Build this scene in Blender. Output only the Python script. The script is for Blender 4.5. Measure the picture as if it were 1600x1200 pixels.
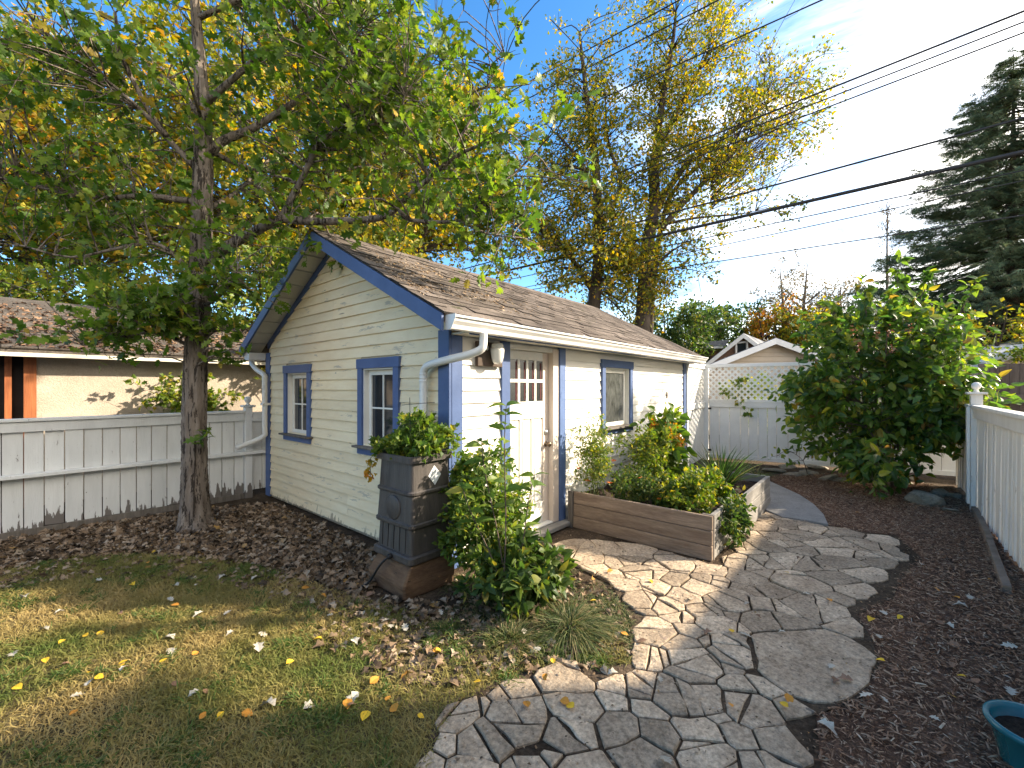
import bpy, math, random
import numpy as np
from mathutils import Vector, Matrix
# ------------------------------------------------------------------ clear
for o in list(bpy.data.objects): bpy.data.objects.remove(o)
S = bpy.context.scene
COL = S.collection
# ------------------------------------------------------------------ camera
# world axes follow the shed: X along its eave wall, Y along its gable wall, origin at the near corner
FPX, CX, HY, CH = 672.0, 800.0, 605.0, 1.55
YAW = math.radians(40.55)
FW = np.array([math.cos(YAW), math.sin(YAW), 0.0]); RT = np.array([math.sin(YAW), -math.cos(YAW), 0.0])
CAMP = -(-0.524*RT + 3.59*FW); CAMP[2] = CH
cam = bpy.data.cameras.new('camera'); camo = bpy.data.objects.new('camera', cam); COL.objects.link(camo)
cam.sensor_width = 36; cam.lens = FPX/1600*36; cam.shift_y = 5/1600; cam.clip_start = 0.05; cam.clip_end = 2000
camo.location = CAMP; camo.rotation_euler = (math.pi/2, 0, YAW-math.pi/2)
S.camera = camo
# ------------------------------------------------------------------ sky + sun
SUN_EL = math.radians(27); SUN_H = np.array([0.72, -0.694])
TOSUN = Vector((SUN_H[0]*math.cos(SUN_EL), SUN_H[1]*math.cos(SUN_EL), math.sin(SUN_EL))).normalized()
W = bpy.data.worlds.new('World'); S.world = W; W.use_nodes = True
nt = W.node_tree; nt.nodes.clear()
def N(t, ty, **k):
    n = t.nodes.new(ty)
    for a, b in k.items(): setattr(n, a, b)
    return n
sky = N(nt, 'ShaderNodeTexSky'); sky.sky_type = 'NISHITA'; sky.sun_disc = False
sky.sun_elevation = SUN_EL; sky.sun_rotation = math.atan2(SUN_H[0], SUN_H[1]); sky.air_density = 1.0; sky.dust_density = 0.6; sky.ozone_density = 2.0
tc = N(nt, 'ShaderNodeTexCoord')
# thin high cloud sunward, more added unseen behind the camera for warm fill
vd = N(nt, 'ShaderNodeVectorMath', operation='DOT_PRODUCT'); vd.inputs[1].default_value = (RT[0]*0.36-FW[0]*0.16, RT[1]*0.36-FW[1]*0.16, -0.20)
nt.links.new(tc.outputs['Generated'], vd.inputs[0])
mp = N(nt, 'ShaderNodeMapping'); mp.inputs['Scale'].default_value = (1.2, 1.2, 3.5); mp.inputs['Rotation'].default_value = (0.35, 0.2, 0.4)
nt.links.new(tc.outputs['Generated'], mp.inputs['Vector'])
nz = N(nt, 'ShaderNodeTexNoise'); nz.inputs['Scale'].default_value = 2.2; nz.inputs['Detail'].default_value = 9; nz.inputs['Roughness'].default_value = 0.62; nz.inputs['Distortion'].default_value = 0.5
nt.links.new(mp.outputs[0], nz.inputs['Vector'])
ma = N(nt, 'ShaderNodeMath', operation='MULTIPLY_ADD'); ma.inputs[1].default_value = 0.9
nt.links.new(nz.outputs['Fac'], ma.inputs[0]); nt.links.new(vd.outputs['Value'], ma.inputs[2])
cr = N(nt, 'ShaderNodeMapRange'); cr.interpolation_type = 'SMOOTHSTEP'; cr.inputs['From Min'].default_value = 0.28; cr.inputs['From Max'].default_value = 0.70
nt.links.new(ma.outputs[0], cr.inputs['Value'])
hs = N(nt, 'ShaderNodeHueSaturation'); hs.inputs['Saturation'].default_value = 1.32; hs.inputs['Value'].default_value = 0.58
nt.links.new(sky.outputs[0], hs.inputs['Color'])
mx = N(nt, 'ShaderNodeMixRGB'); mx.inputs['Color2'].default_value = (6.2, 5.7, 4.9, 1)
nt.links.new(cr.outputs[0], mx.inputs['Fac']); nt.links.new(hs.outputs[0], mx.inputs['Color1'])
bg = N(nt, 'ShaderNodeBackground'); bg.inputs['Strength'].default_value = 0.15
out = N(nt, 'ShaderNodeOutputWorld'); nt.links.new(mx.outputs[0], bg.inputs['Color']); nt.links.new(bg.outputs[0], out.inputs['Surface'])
sl = bpy.data.lights.new('sun', 'SUN'); sl.energy = 3.3; sl.angle = math.radians(1.2); sl.color = (1.0, 0.87, 0.69)
slo = bpy.data.objects.new('sun', sl); COL.objects.link(slo); slo.rotation_euler = TOSUN.to_track_quat('Z', 'Y').to_euler(); slo.location = (8, -8, 12)
S.view_settings.view_transform = 'Standard'; S.view_settings.look = 'None'; S.view_settings.gamma = 1; S.view_settings.exposure = 2.15
S.view_settings.use_curve_mapping = False
S.render.engine = 'CYCLES'
# ------------------------------------------------------------------ pixel to world helpers (photo pixels, real depth)
def Wd(px, py, d):
    return CAMP + FW*d + RT*((px-CX)/FPX*d) + np.array([0, 0, -(py-HY)/FPX*d])
def G(px, py, z=0.0):
    d = FPX*(CH-z)/(py-HY); p = Wd(px, py, d); p[2] = z; return p
def LD(lat, d, z=0.0):
    p = CAMP + FW*d + RT*lat; p[2] = z; return p
rng = np.random.default_rng(7); random.seed(7)
# ------------------------------------------------------------------ object helpers
ROOT = {}
def link(o, parent=None):
    COL.objects.link(o)
    if parent is not None:
        o.parent = parent
        if parent.name in ROOT: o.matrix_parent_inverse = Matrix.Translation(-Vector(ROOT[parent.name]))
    return o
def tag(o, label=None, cat=None, group=None, kind=None):
    if label: o['label'] = label
    if cat: o['category'] = cat
    if group: o['group'] = group
    if kind: o['kind'] = kind
    return o
def thing(name, label, cat, loc=(0, 0, 0), group=None):
    o = bpy.data.objects.new(name, None); COL.objects.link(o); o.location = [float(c) for c in loc]; o.empty_display_size = 0.1
    ROOT[o.name] = tuple(float(c) for c in loc)
    return tag(o, label, cat, group)
def mesh_np(name, V, F, mat, parent=None, smooth=False):
    """all-triangle mesh from numpy arrays"""
    V = np.asarray(V, dtype=np.float32); F = np.asarray(F, dtype=np.int32)
    me = bpy.data.meshes.new(name); me.vertices.add(len(V)); me.vertices.foreach_set('co', V.ravel())
    me.loops.add(F.size); me.loops.foreach_set('vertex_index', F.ravel())
    me.polygons.add(len(F)); me.polygons.foreach_set('loop_start', np.arange(0, F.size, 3, dtype=np.int32))
    me.polygons.foreach_set('use_smooth', np.full(len(F), smooth)); me.update(calc_edges=True)
    me.materials.append(mat)
    return link(bpy.data.objects.new(name, me), parent)
class MB:
    def __init__(s): s.v = []; s.f = []; s.sm = []
    def add(s, vs, fs, smooth=False):
        n = len(s.v); s.v += [tuple(float(c) for c in v) for v in vs]; s.f += [tuple(i+n for i in f) for f in fs]; s.sm += [smooth]*len(fs); return s
    def box(s, a, b):
        (x0, y0, z0), (x1, y1, z1) = a, b
        x0, x1 = min(x0, x1), max(x0, x1); y0, y1 = min(y0, y1), max(y0, y1); z0, z1 = min(z0, z1), max(z0, z1)
        return s.add([(x0, y0, z0), (x1, y0, z0), (x1, y1, z0), (x0, y1, z0), (x0, y0, z1), (x1, y0, z1), (x1, y1, z1), (x0, y1, z1)],
                     [(0, 3, 2, 1), (4, 5, 6, 7), (0, 1, 5, 4), (1, 2, 6, 5), (2, 3, 7, 6), (3, 0, 4, 7)])
    def bar(s, p, q, w, h, up=(0, 0, 1)):
        p = Vector(p); q = Vector(q); d = (q-p).normalized(); u = Vector(up); r = d.cross(u).normalized(); u = r.cross(d).normalized()
        vs = [p+r*a*w/2+u*b*h/2 for a, b in ((-1, -1), (1, -1), (1, 1), (-1, 1))] + [q+r*a*w/2+u*b*h/2 for a, b in ((-1, -1), (1, -1), (1, 1), (-1, 1))]
        return s.add(vs, [(0, 1, 2, 3), (7, 6, 5, 4), (0, 4, 5, 1), (1, 5, 6, 2), (2, 6, 7, 3), (3, 7, 4, 0)])
    def tube(s, pts, rad, n=8, cap=True, flat=None):
        pts = [Vector(p) for p in pts]; k = len(pts)
        if not hasattr(rad, '__len__'): rad = [rad]*k
        prev = None; base = len(s.v); vs = []
        for i, p in enumerate(pts):
            d = (pts[min(i+1, k-1)]-pts[max(i-1, 0)]).normalized()
            if prev is None: r = d.cross(Vector((0.3, 0.1, 1)) if abs(d.z) < .9 else Vector((1, 0.2, 0))).normalized()
            else: r = (prev-d*prev.dot(d)).normalized()
            prev = r; u = d.cross(r)
            for j in range(n):
                a = 2*math.pi*(j+.5)/n; vs.append(p+(r*math.cos(a)+u*math.sin(a))*rad[i])
        fs = [(i*n+j, i*n+(j+1) % n, (i+1)*n+(j+1) % n, (i+1)*n+j) for i in range(k-1) for j in range(n)]
        if cap: fs += [tuple(range(n-1, -1, -1)), tuple((k-1)*n+j for j in range(n))]
        return s.add(vs, fs, n > 5)
    def lathe(s, c, prof, n=20, axis='z'):
        c = Vector(c); vs = []; k = len(prof)
        for r, h in prof:
            for j in range(n):
                a = 2*math.pi*j/n
                if axis == 'z': vs.append(c+Vector((r*math.cos(a), r*math.sin(a), h)))
                elif axis == 'y': vs.append(c+Vector((r*math.cos(a), h, r*math.sin(a))))
                else: vs.append(c+Vector((h, r*math.cos(a), r*math.sin(a))))
        fs = [(i*n+j, i*n+(j+1) % n, (i+1)*n+(j+1) % n, (i+1)*n+j) for i in range(k-1) for j in range(n)]
        fs += [tuple(range(n-1, -1, -1)), tuple((k-1)*n+j for j in range(n))]
        return s.add(vs, fs, True)
    def prism(s, poly, off):
        """poly: list of 3D points, extruded by vector off"""
        n = len(poly); off = Vector(off); a = [Vector(p) for p in poly]; vs = a+[p+off for p in a]
        return s.add(vs, [tuple(range(n)), tuple(range(2*n-1, n-1, -1))]+[(i, i+n, (i+1) % n+n, (i+1) % n) for i in range(n)])
    def build(s, name, mat, parent=None, bevel=0, fix=True):
        me = bpy.data.meshes.new(name); me.from_pydata(s.v, [], s.f)
        if any(s.sm): me.polygons.foreach_set('use_smooth', s.sm)
        me.update()
        if fix:
            import bmesh
            bm = bmesh.new(); bm.from_mesh(me); bmesh.ops.recalc_face_normals(bm, faces=bm.faces)
            if bevel: bmesh.ops.bevel(bm, geom=list(bm.edges), offset=bevel, segments=1, affect='EDGES', clamp_overlap=True)
            bm.to_mesh(me); bm.free()
        me.materials.append(mat)
        return link(bpy.data.objects.new(name, me), parent)
def part(name, mat, parent, fn, bevel=0):
    m = MB(); fn(m); return m.build(name, mat, parent, bevel)
# ------------------------------------------------------------------ materials
def newmat(name):
    m = bpy.data.materials.new(name); m.use_nodes = True; t = m.node_tree; t.nodes.clear()
    o = N(t, 'ShaderNodeOutputMaterial'); return m, t, o
def ramp(t, stops, interp='LINEAR'):
    r = N(t, 'ShaderNodeValToRGB'); e = r.color_ramp.elements; r.color_ramp.interpolation = interp
    while len(e) < len(stops): e.new(0.5)
    for el, (p, c) in zip(e, stops): el.position = p; el.color = (*c, 1)
    return r
def noise(t, vec, scale, detail=5, rough=.6, dist=0):
    n = N(t, 'ShaderNodeTexNoise'); n.inputs['Scale'].default_value = scale; n.inputs['Detail'].default_value = detail; n.inputs['Roughness'].default_value = rough; n.inputs['Distortion'].default_value = dist
    if vec is not None: t.links.new(vec, n.inputs['Vector'])
    return n
def surf(name, c1, c2, scale=4, stretch=(1, 1, 1), rough=.75, bump=.15, bscale=30, bstretch=None, peel=None, vary=0.12, spec=.3, metal=0, fine=None, foot=None):
    """peel = (colour, noise scale, threshold, stretch): worn patches with their own colour"""
    m, t, o = newmat(name); p = N(t, 'ShaderNodeBsdfPrincipled'); t.links.new(p.outputs[0], o.inputs[0])
    tc = N(t, 'ShaderNodeTexCoord'); oi = N(t, 'ShaderNodeObjectInfo')
    off = N(t, 'ShaderNodeVectorMath', operation='MULTIPLY_ADD'); off.inputs[1].default_value = (37, 23, 51)
    t.links.new(oi.outputs['Random'], off.inputs[0]); t.links.new(tc.outputs['Object'], off.inputs[2])
    mp = N(t, 'ShaderNodeMapping'); mp.inputs['Scale'].default_value = stretch; t.links.new(off.outputs[0], mp.inputs[0])
    n1 = noise(t, mp.outputs[0], scale, 6, .65)
    r = ramp(t, [(.32, c1), (.68, c2)]); t.links.new(n1.outputs['Fac'], r.inputs[0]); col = r.outputs[0]
    if fine:
        nf = noise(t, mp.outputs[0], fine[0], 3, .7); mf = N(t, 'ShaderNodeMixRGB', blend_type='MULTIPLY'); mf.inputs['Fac'].default_value = fine[1]
        rf = ramp(t, [(.3, (.35, .35, .35)), (.7, (1.4, 1.4, 1.4))]); t.links.new(nf.outputs['Fac'], rf.inputs[0]); t.links.new(col, mf.inputs[1]); t.links.new(rf.outputs[0], mf.inputs[2]); col = mf.outputs[0]
    if vary:
        hv = N(t, 'ShaderNodeHueSaturation'); mr = N(t, 'ShaderNodeMapRange'); mr.inputs['To Min'].default_value = 1-vary; mr.inputs['To Max'].default_value = 1+vary
        t.links.new(oi.outputs['Random'], mr.inputs['Value']); t.links.new(mr.outputs[0], hv.inputs['Value']); t.links.new(col, hv.inputs['Color']); col = hv.outputs[0]
    h = None
    if peel:
        for pc, ps, pt, pst in (peel if isinstance(peel, list) else [peel]):
            m2 = N(t, 'ShaderNodeMapping'); m2.inputs['Scale'].default_value = pst; t.links.new(off.outputs[0], m2.inputs[0])
            n2 = noise(t, m2.outputs[0], ps, 8, .7, .3); g = N(t, 'ShaderNodeMapRange'); g.inputs['From Min'].default_value = pt; g.inputs['From Max'].default_value = pt+.025
            t.links.new(n2.outputs['Fac'], g.inputs['Value']); mm = N(t, 'ShaderNodeMixRGB'); mm.inputs['Color2'].default_value = (*pc, 1)
            t.links.new(g.outputs[0], mm.inputs['Fac']); t.links.new(col, mm.inputs['Color1']); col = mm.outputs[0]
    if foot:   # paint lost in a ragged band near the ground
        sx = N(t, 'ShaderNodeSeparateXYZ'); t.links.new(tc.outputs['Object'], sx.inputs[0]); m4 = N(t, 'ShaderNodeMapping'); m4.inputs['Scale'].default_value = (20, 20, 3.2); t.links.new(off.outputs[0], m4.inputs[0]); n4 = noise(t, m4.outputs[0], 1, 5, .6)
        a4 = N(t, 'ShaderNodeMath', operation='MULTIPLY_ADD'); a4.inputs[1].default_value = -foot[1]; t.links.new(sx.outputs['Z'], a4.inputs[0]); a6 = N(t, 'ShaderNodeMath', operation='MULTIPLY_ADD'); a6.inputs[1].default_value = .22; t.links.new(oi.outputs['Random'], a6.inputs[0]); t.links.new(n4.outputs['Fac'], a6.inputs[2]); t.links.new(a6.outputs[0], a4.inputs[2])
        g4 = N(t, 'ShaderNodeMapRange'); g4.inputs['From Min'].default_value = foot[2]; g4.inputs['From Max'].default_value = foot[2]+.03; t.links.new(a4.outputs[0], g4.inputs['Value']); m5 = N(t, 'ShaderNodeMixRGB'); m5.inputs['Color2'].default_value = (*foot[0], 1)
        t.links.new(g4.outputs[0], m5.inputs['Fac']); t.links.new(col, m5.inputs['Color1']); col = m5.outputs[0]
    t.links.new(col, p.inputs['Base Color']); p.inputs['Roughness'].default_value = rough; p.inputs['Specular IOR Level'].default_value = spec; p.inputs['Metallic'].default_value = metal
    if bump:
        m3 = N(t, 'ShaderNodeMapping'); m3.inputs['Scale'].default_value = bstretch or stretch; t.links.new(off.outputs[0], m3.inputs[0])
        nb = noise(t, m3.outputs[0], bscale, 6, .65); b = N(t, 'ShaderNodeBump'); b.inputs['Strength'].default_value = bump; b.inputs['Distance'].default_value = .02
        t.links.new(nb.outputs['Fac'], b.inputs['Height']); t.links.new(b.outputs[0], p.inputs['Normal'])
    return m
def leafm(name, stops, trans=.35, rough=.5, spec=.35, interp='LINEAR', patch=None):
    m, t, o = newmat(name); g = N(t, 'ShaderNodeNewGeometry')
    fac = g.outputs['Random Per Island']
    if patch:
        tcn = N(t, 'ShaderNodeTexCoord'); n = noise(t, tcn.outputs['Object'], patch[0], 3); a = N(t, 'ShaderNodeMath', operation='MULTIPLY_ADD'); a.inputs[1].default_value = patch[1]
        s = N(t, 'ShaderNodeMath', operation='MULTIPLY_ADD'); s.inputs[1].default_value = 1-patch[1]*.8; s.inputs[2].default_value = -patch[1]*.1
        t.links.new(fac, s.inputs[0]); t.links.new(n.outputs['Fac'], a.inputs[0]); t.links.new(s.outputs[0], a.inputs[2]); fac = a.outputs[0]
    r = ramp(t, stops, interp); t.links.new(fac, r.inputs[0])
    p = N(t, 'ShaderNodeBsdfPrincipled'); p.inputs['Roughness'].default_value = rough; p.inputs['Specular IOR Level'].default_value = spec
    tr = N(t, 'ShaderNodeBsdfTranslucent'); mx = N(t, 'ShaderNodeMixShader'); mx.inputs[0].default_value = trans
    hv = N(t, 'ShaderNodeHueSaturation'); hv.inputs['Saturation'].default_value = 1.1; hv.inputs['Value'].default_value = 1.5
    t.links.new(r.outputs[0], p.inputs['Base Color']); t.links.new(r.outputs[0], hv.inputs['Color']); t.links.new(hv.outputs[0], tr.inputs[0])
    t.links.new(p.outputs[0], mx.inputs[1]); t.links.new(tr.outputs[0], mx.inputs[2]); t.links.new(mx.outputs[0], o.inputs[0])
    return m
def glass(name, col=(.02, .025, .03), rough=.06):
    m, t, o = newmat(name); p = N(t, 'ShaderNodeBsdfPrincipled'); p.inputs['Base Color'].default_value = (*col, 1); p.inputs['Roughness'].default_value = rough; p.inputs['Specular IOR Level'].default_value = .8
    tcn = N(t, 'ShaderNodeTexCoord'); n = noise(t, tcn.outputs['Object'], 3.5, 3); b = N(t, 'ShaderNodeBump'); b.inputs['Strength'].default_value = .08; t.links.new(n.outputs['Fac'], b.inputs['Height']); t.links.new(b.outputs[0], p.inputs['Normal'])
    t.links.new(p.outputs[0], o.inputs[0]); return m
PEELW = [((.50, .43, .32), 5, .60, (.5, .5, 3)), ((.17, .14, .10), 10, .665, (.45, .45, 3.4)), ((.30, .25, .18), 3, .70, (.35, .35, 6))]
M = {}
M['siding'] = surf('siding_paint_shade', (.72, .58, .37), (.80, .68, .46), 2.5, (1, 1, 4), .62, .12, 14, (1, 1, 6), PEELW, .07, foot=((.36, .29, .20), 1.6, .52))  # aged cream wall paint, warmed further for bounced light in the shade
M['siding_side'] = surf('siding_paint_lit', (.76, .72, .64), (.84, .80, .73), 2.5, (1, 1, 4), .62, .12, 14, (1, 1, 6), [((.35, .3, .25), 9, .73, (.5, .5, 3.2))], .04)  # whiter copy of the same wall paint for the sunlit wall
M['blue'] = surf('blue_paint', (.058, .095, .205), (.082, .13, .27), 3, (1, 1, 1), .5, .1, 18, None, [((.045, .07, .17), 5, .70, (2, 2, .8))], .06)
M['blue_worn'] = surf('blue_paint_worn', (.07, .115, .24), (.10, .155, .31), 3, (1, 1, 1), .5, .1, 18, None, [((.62, .6, .55), 16, .64, (2, 2, .7)), ((.03, .06, .17), 6, .66, (2, 2, .7))], .06)
M['white'] = surf('white_paint', (.70, .67, .60), (.80, .77, .70), 4, (1, 1, 1), .5, .08, 30, None, [((.25, .2, .15), 12, .71, (3, 3, .6))], .05)
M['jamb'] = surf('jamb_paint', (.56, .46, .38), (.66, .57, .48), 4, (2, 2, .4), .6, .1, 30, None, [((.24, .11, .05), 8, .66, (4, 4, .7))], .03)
M['gutter'] = surf('gutter_metal', (.66, .64, .60), (.74, .72, .68), 3, (1, 1, 1), .35, .03, 20, vary=.02, spec=.5)
M['soffit'] = surf('soffit_paint', (.52, .48, .40), (.62, .58, .48), 4, (1, 1, 1), .7, .1, 25, None, ((.25, .12, .06), 6, .72, (1, 1, 1)), .08)
M['shingle'] = surf('asphalt_shingle', (.095, .078, .066), (.185, .155, .135), 3, (1, 1, 1), .95, .5, 160, None, [((.075, .07, .045), 4, .62, (1, 1, 1)), ((.28, .24, .2), 30, .68, (1, 1, 1))], .26, spec=.1, fine=(120, .8))
M['glass'] = glass('window_glass'); M['glassd'] = glass('door_glass', (.014, .017, .016), .25)
M['lace'] = surf('lace_behind_glass', (.035, .037, .035), (.11, .115, .11), 7, (2.5, 2.5, 1), .12, .03, 10, spec=.7)
M['red'] = surf('curtain_red', (.045, .006, .006), (.075, .012, .012), 6, bump=0)
M['curtain'] = surf('curtain_grey', (.12, .12, .12), (.25, .25, .24), 9, (4, 4, .6), .9, .2, 12)
M['fence'] = surf('fence_white', (.64, .64, .62), (.74, .74, .72), 3, (3, 3, .5), .7, .2, 20, (4, 4, .4), [((.20, .18, .16), 14, .655, (2.2, 2.2, .55)), ((.34, .31, .28), 30, .66, (3, 3, .3))], .07, foot=((.16, .14, .125), 1.35, .44))
M['fencer'] = surf('fence_white_warm', (.68, .64, .58), (.78, .75, .69), 3, (3, 3, .5), .7, .2, 20, (4, 4, .4), [((.22, .17, .13), 12, .66, (2.2, 2.2, .4)), ((.45, .38, .31), 20, .64, (3, 3, .3))], .10)
M['bare'] = surf('weathered_bare_wood', (.10, .085, .07), (.19, .165, .14), 6, (4, 4, .5), .9, .3, 20)
M['lattice'] = surf('lattice_white', (.72, .71, .68), (.80, .79, .76), 4, bump=.05, vary=.05)
M['bark'] = surf('oak_bark', (.11, .085, .068), (.27, .225, .185), 9, (1.6, 1.6, .28), .95, 1.0, 16, (2.4, 2.4, .3), ((.045, .036, .03), 12, .53, (2.2, 2.2, .30)), .03, spec=.1)
M['barkd'] = surf('dark_bark', (.045, .036, .03), (.10, .08, .065), 5, (1, 1, .4), .95, .6, 12, vary=.05, spec=.1)
M['twig'] = surf('twig_bark', (.10, .075, .055), (.17, .13, .10), 6, bump=.2, spec=.1)
M['stem'] = surf('green_stem', (.10, .13, .04), (.16, .18, .06), 6, bump=0)
M['bedwood'] = surf('bed_planks', (.165, .115, .082), (.285, .215, .155), 5, (.8, .5, 4), .85, .3, 14, (1, .6, 8), ((.07, .05, .04), 5, .71, (2, 1.2, 2.5)), .1, fine=(24, .35))
M['bedgrey'] = surf('bed_planks_grey', (.20, .185, .165), (.32, .30, .27), 5, (.5, .8, 4), .85, .3, 14, (.6, 1, 8), vary=.1)
M['soil'] = surf('soil', (.028, .021, .016), (.062, .047, .036), 6, rough=1, bump=1.0, bscale=50, vary=0, spec=.05, fine=(60, .7))
M['ground'] = surf('ground_earth', (.045, .033, .023), (.12, .088, .06), 3, rough=1, bump=.8, bscale=35, vary=0, spec=.05, fine=(45, .8))
M['stone'] = surf('flagstone', (.33, .245, .165), (.54, .425, .30), 4.5, rough=.88, bump=.9, bscale=14, peel=[((.14, .12, .10), 9, .645, (1, 1, 1)), ((.42, .40, .37), 13, .68, (1, 1, 1)), ((.33, .24, .18), 3, .66, (1, 1, 1))], vary=.30, spec=.2, fine=(45, .75))
M['rock'] = surf('garden_rock', (.16, .14, .10), (.34, .30, .23), 5, rough=.9, bump=.6, bscale=10, vary=.15, fine=(30, .5))
M['concrete'] = surf('path_concrete', (.20, .19, .175), (.28, .265, .245), 5, rough=.9, bump=.2, bscale=60, vary=0, fine=(60, .35))
M['timber'] = surf('edging_timber', (.16, .12, .09), (.28, .22, .17), 6, (1, 1, 3), .9, .4, 18)
M['log'] = surf('log_block', (.10, .055, .032), (.21, .125, .07), 7, (1, 1, 4), .9, .5, 14, peel=((.04, .025, .018), 8, .63, (1, 1, 3)))
M['barrel'] = surf('barrel_plastic', (.042, .036, .033), (.085, .072, .064), 6, (3, 3, .4), .48, .3, 14, (5, 5, .3), spec=.5)
M['sticker'] = surf('sticker_print', (.55, .58, .6), (.75, .76, .76), 20, bump=0, rough=.3)
M['black'] = surf('black_rubber', (.012, .012, .013), (.02, .02, .02), 5, bump=0, rough=.5)
M['wirem'] = surf('cable_black', (.02, .02, .022), (.035, .035, .038), 5, bump=0, rough=.6)
M['brown'] = surf('brown_box', (.07, .05, .035), (.11, .08, .06), 8, bump=.1)
M['jar'] = surf('lamp_jar', (.72, .70, .64), (.78, .76, .70), 3, bump=0, rough=.2, spec=.6)
M['brass'] = surf('aged_brass', (.10, .07, .045), (.2, .15, .1), 8, bump=.05, rough=.35, metal=.8)
M['steel'] = surf('steel', (.45, .45, .45), (.6, .6, .6), 8, bump=0, rough=.3, metal=.9)
M['stucco'] = surf('stucco', (.36, .30, .235), (.45, .385, .31), 3, rough=.95, bump=.6, bscale=60, vary=0, spec=.1, fine=(90, .3))
M['rust'] = surf('stained_door_wood', (.19, .058, .02), (.32, .11, .038), 6, (3, 3, .4), .55, .2, 20, (4, 4, .4))
M['dark'] = surf('interior_shade', (.008, .006, .006), (.02, .014, .012), 4, bump=0)  # near-black colour standing in for the shade of unlit interiors
M['tan'] = surf('tan_siding', (.42, .35, .28), (.48, .41, .33), 3, bump=.05, vary=.04)
M['whitet'] = surf('white_trim', (.62, .62, .62), (.70, .70, .70), 3, bump=.05)
M['brownsid'] = surf('brown_shingle_siding', (.10, .055, .035), (.17, .10, .07), 8, (1, 1, 2), .9, .3, 20)
M['greyroof'] = surf('grey_roof', (.11, .12, .14), (.17, .18, .20), 8, bump=.4, bscale=40)
M['brownf'] = surf('brown_fence', (.065, .052, .045), (.12, .098, .085), 5, (3, 3, .5), .9, .3, 16, (4, 4, .4), vary=.2)
M['teal'] = surf('teal_glaze', (.01, .11, .14), (.02, .17, .21), 5, rough=.22, bump=.02, spec=.6)
M['house'] = surf('house_siding', (.40, .38, .34), (.46, .44, .40), 3, bump=.05)
# ------------------------------------------------------------------ leaves
def lobed(n=6, w=.36, lob=.45, curl=.12, fold=.10):
    V = []; F = []
    for i in range(n+1):
        y = i/n; base = math.sin(math.pi*min(1, .08+y*.95))**.7
        wi = w*base*(1 if i % 2 else 1-lob) if 0 < i < n else (.02 if i == 0 else .03)
        zc = -curl*(y-.4)**2*2
        dy = .05 if i % 2 else -.02
        V += [(0, y, zc), (-wi, y+dy, zc+fold*wi*2-(.10*wi if i % 2 else 0)), (wi, y+dy, zc+fold*wi*2)]
    for i in range(n):
        a, b = 3*i, 3*i+3
        F += [(a, b, a+1), (a+1, b, b+1), (a, a+2, b), (a+2, b+2, b)]
    return np.array(V), np.array(F)
def ovate(n=4, w=.27, curl=.35, fold=.25):
    V = []; F = []
    for i in range(n+1):
        y = i/n; wi = w*math.sin(math.pi*y**.8)**.85 if 0 < i < n else .008
        zc = -curl*y*y
        V += [(0, y, zc), (-wi, y, zc+fold*wi), (wi, y, zc+fold*wi)]
    for i in range(n):
        a, b = 3*i, 3*i+3
        F += [(a, b, a+1), (a+1, b, b+1), (a, a+2, b), (a+2, b+2, b)]
    return np.array(V), np.array(F)
def diamond(w=.32, fold=.12):
    return np.array([(0, 0, 0), (-w, .45, fold), (0, 1, -.06), (w, .45, fold)]), np.array([(0, 2, 1), (0, 3, 2)])
def needle(w=.09):
    V = []; F = []
    for k, (x, y) in enumerate(((0, 1), (-.32, .75), (.32, .75), (-.36, .45), (.36, .45), (-.3, .15), (.3, .15))):
        yb = max(0, y-.45) if k else 0
        i = len(V); V += [(-w/2, yb, 0), (w/2, yb, 0), (x, y, -abs(x)*.2)]; F.append((i, i+1, i+2))
    return np.array(V), np.array(F)
OAK, OAK2, OVA, DIA, NEE, FINE = lobed(7, .36, .58), lobed(5, .42, .5, .3, .25), ovate(), diamond(), needle(), ovate(2, .25, .2, .2)
def unit(a): return a/np.maximum(np.linalg.norm(a, axis=-1, keepdims=True), 1e-9)
def scatter(name, P, D, U, size, T, mat, parent=None, wid=None):
    TV, TF = T; P = np.asarray(P, float); Nn = len(P); Y = unit(np.asarray(D, float)); U = np.asarray(U, float)
    Z = unit(U-Y*np.sum(U*Y, 1, keepdims=True)); X = np.cross(Y, Z); s = np.asarray(size, float).reshape(-1, 1, 1)
    wx = 1 if wid is None else np.asarray(wid).reshape(-1, 1, 1)
    V = P[:, None, :]+s*(TV[None, :, 0:1]*wx*X[:, None, :]+TV[None, :, 1:2]*Y[:, None, :]+TV[None, :, 2:3]*Z[:, None, :])
    F = TF[None]+(np.arange(Nn)*len(TV))[:, None, None]
    return mesh_np(name, V.reshape(-1, 3), F.reshape(-1, 3), mat, parent)
def rdir(n, r=rng): return unit(r.normal(size=(n, 3)))
def smooth_line(pts, k=3):
    """Catmull-Rom through points (each may carry a radius as 4th value)"""
    P = np.array(pts, float); out = []
    for i in range(len(P)-1):
        a, b, c, d = P[max(i-1, 0)], P[i], P[i+1], P[min(i+2, len(P)-1)]
        for j in range(k):
            t = j/k; out.append(.5*((2*b)+(c-a)*t+(2*a-5*b+4*c-d)*t*t+(3*b-3*c+d-a)*t**3))
    out.append(P[-1]); return np.array(out)
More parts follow.
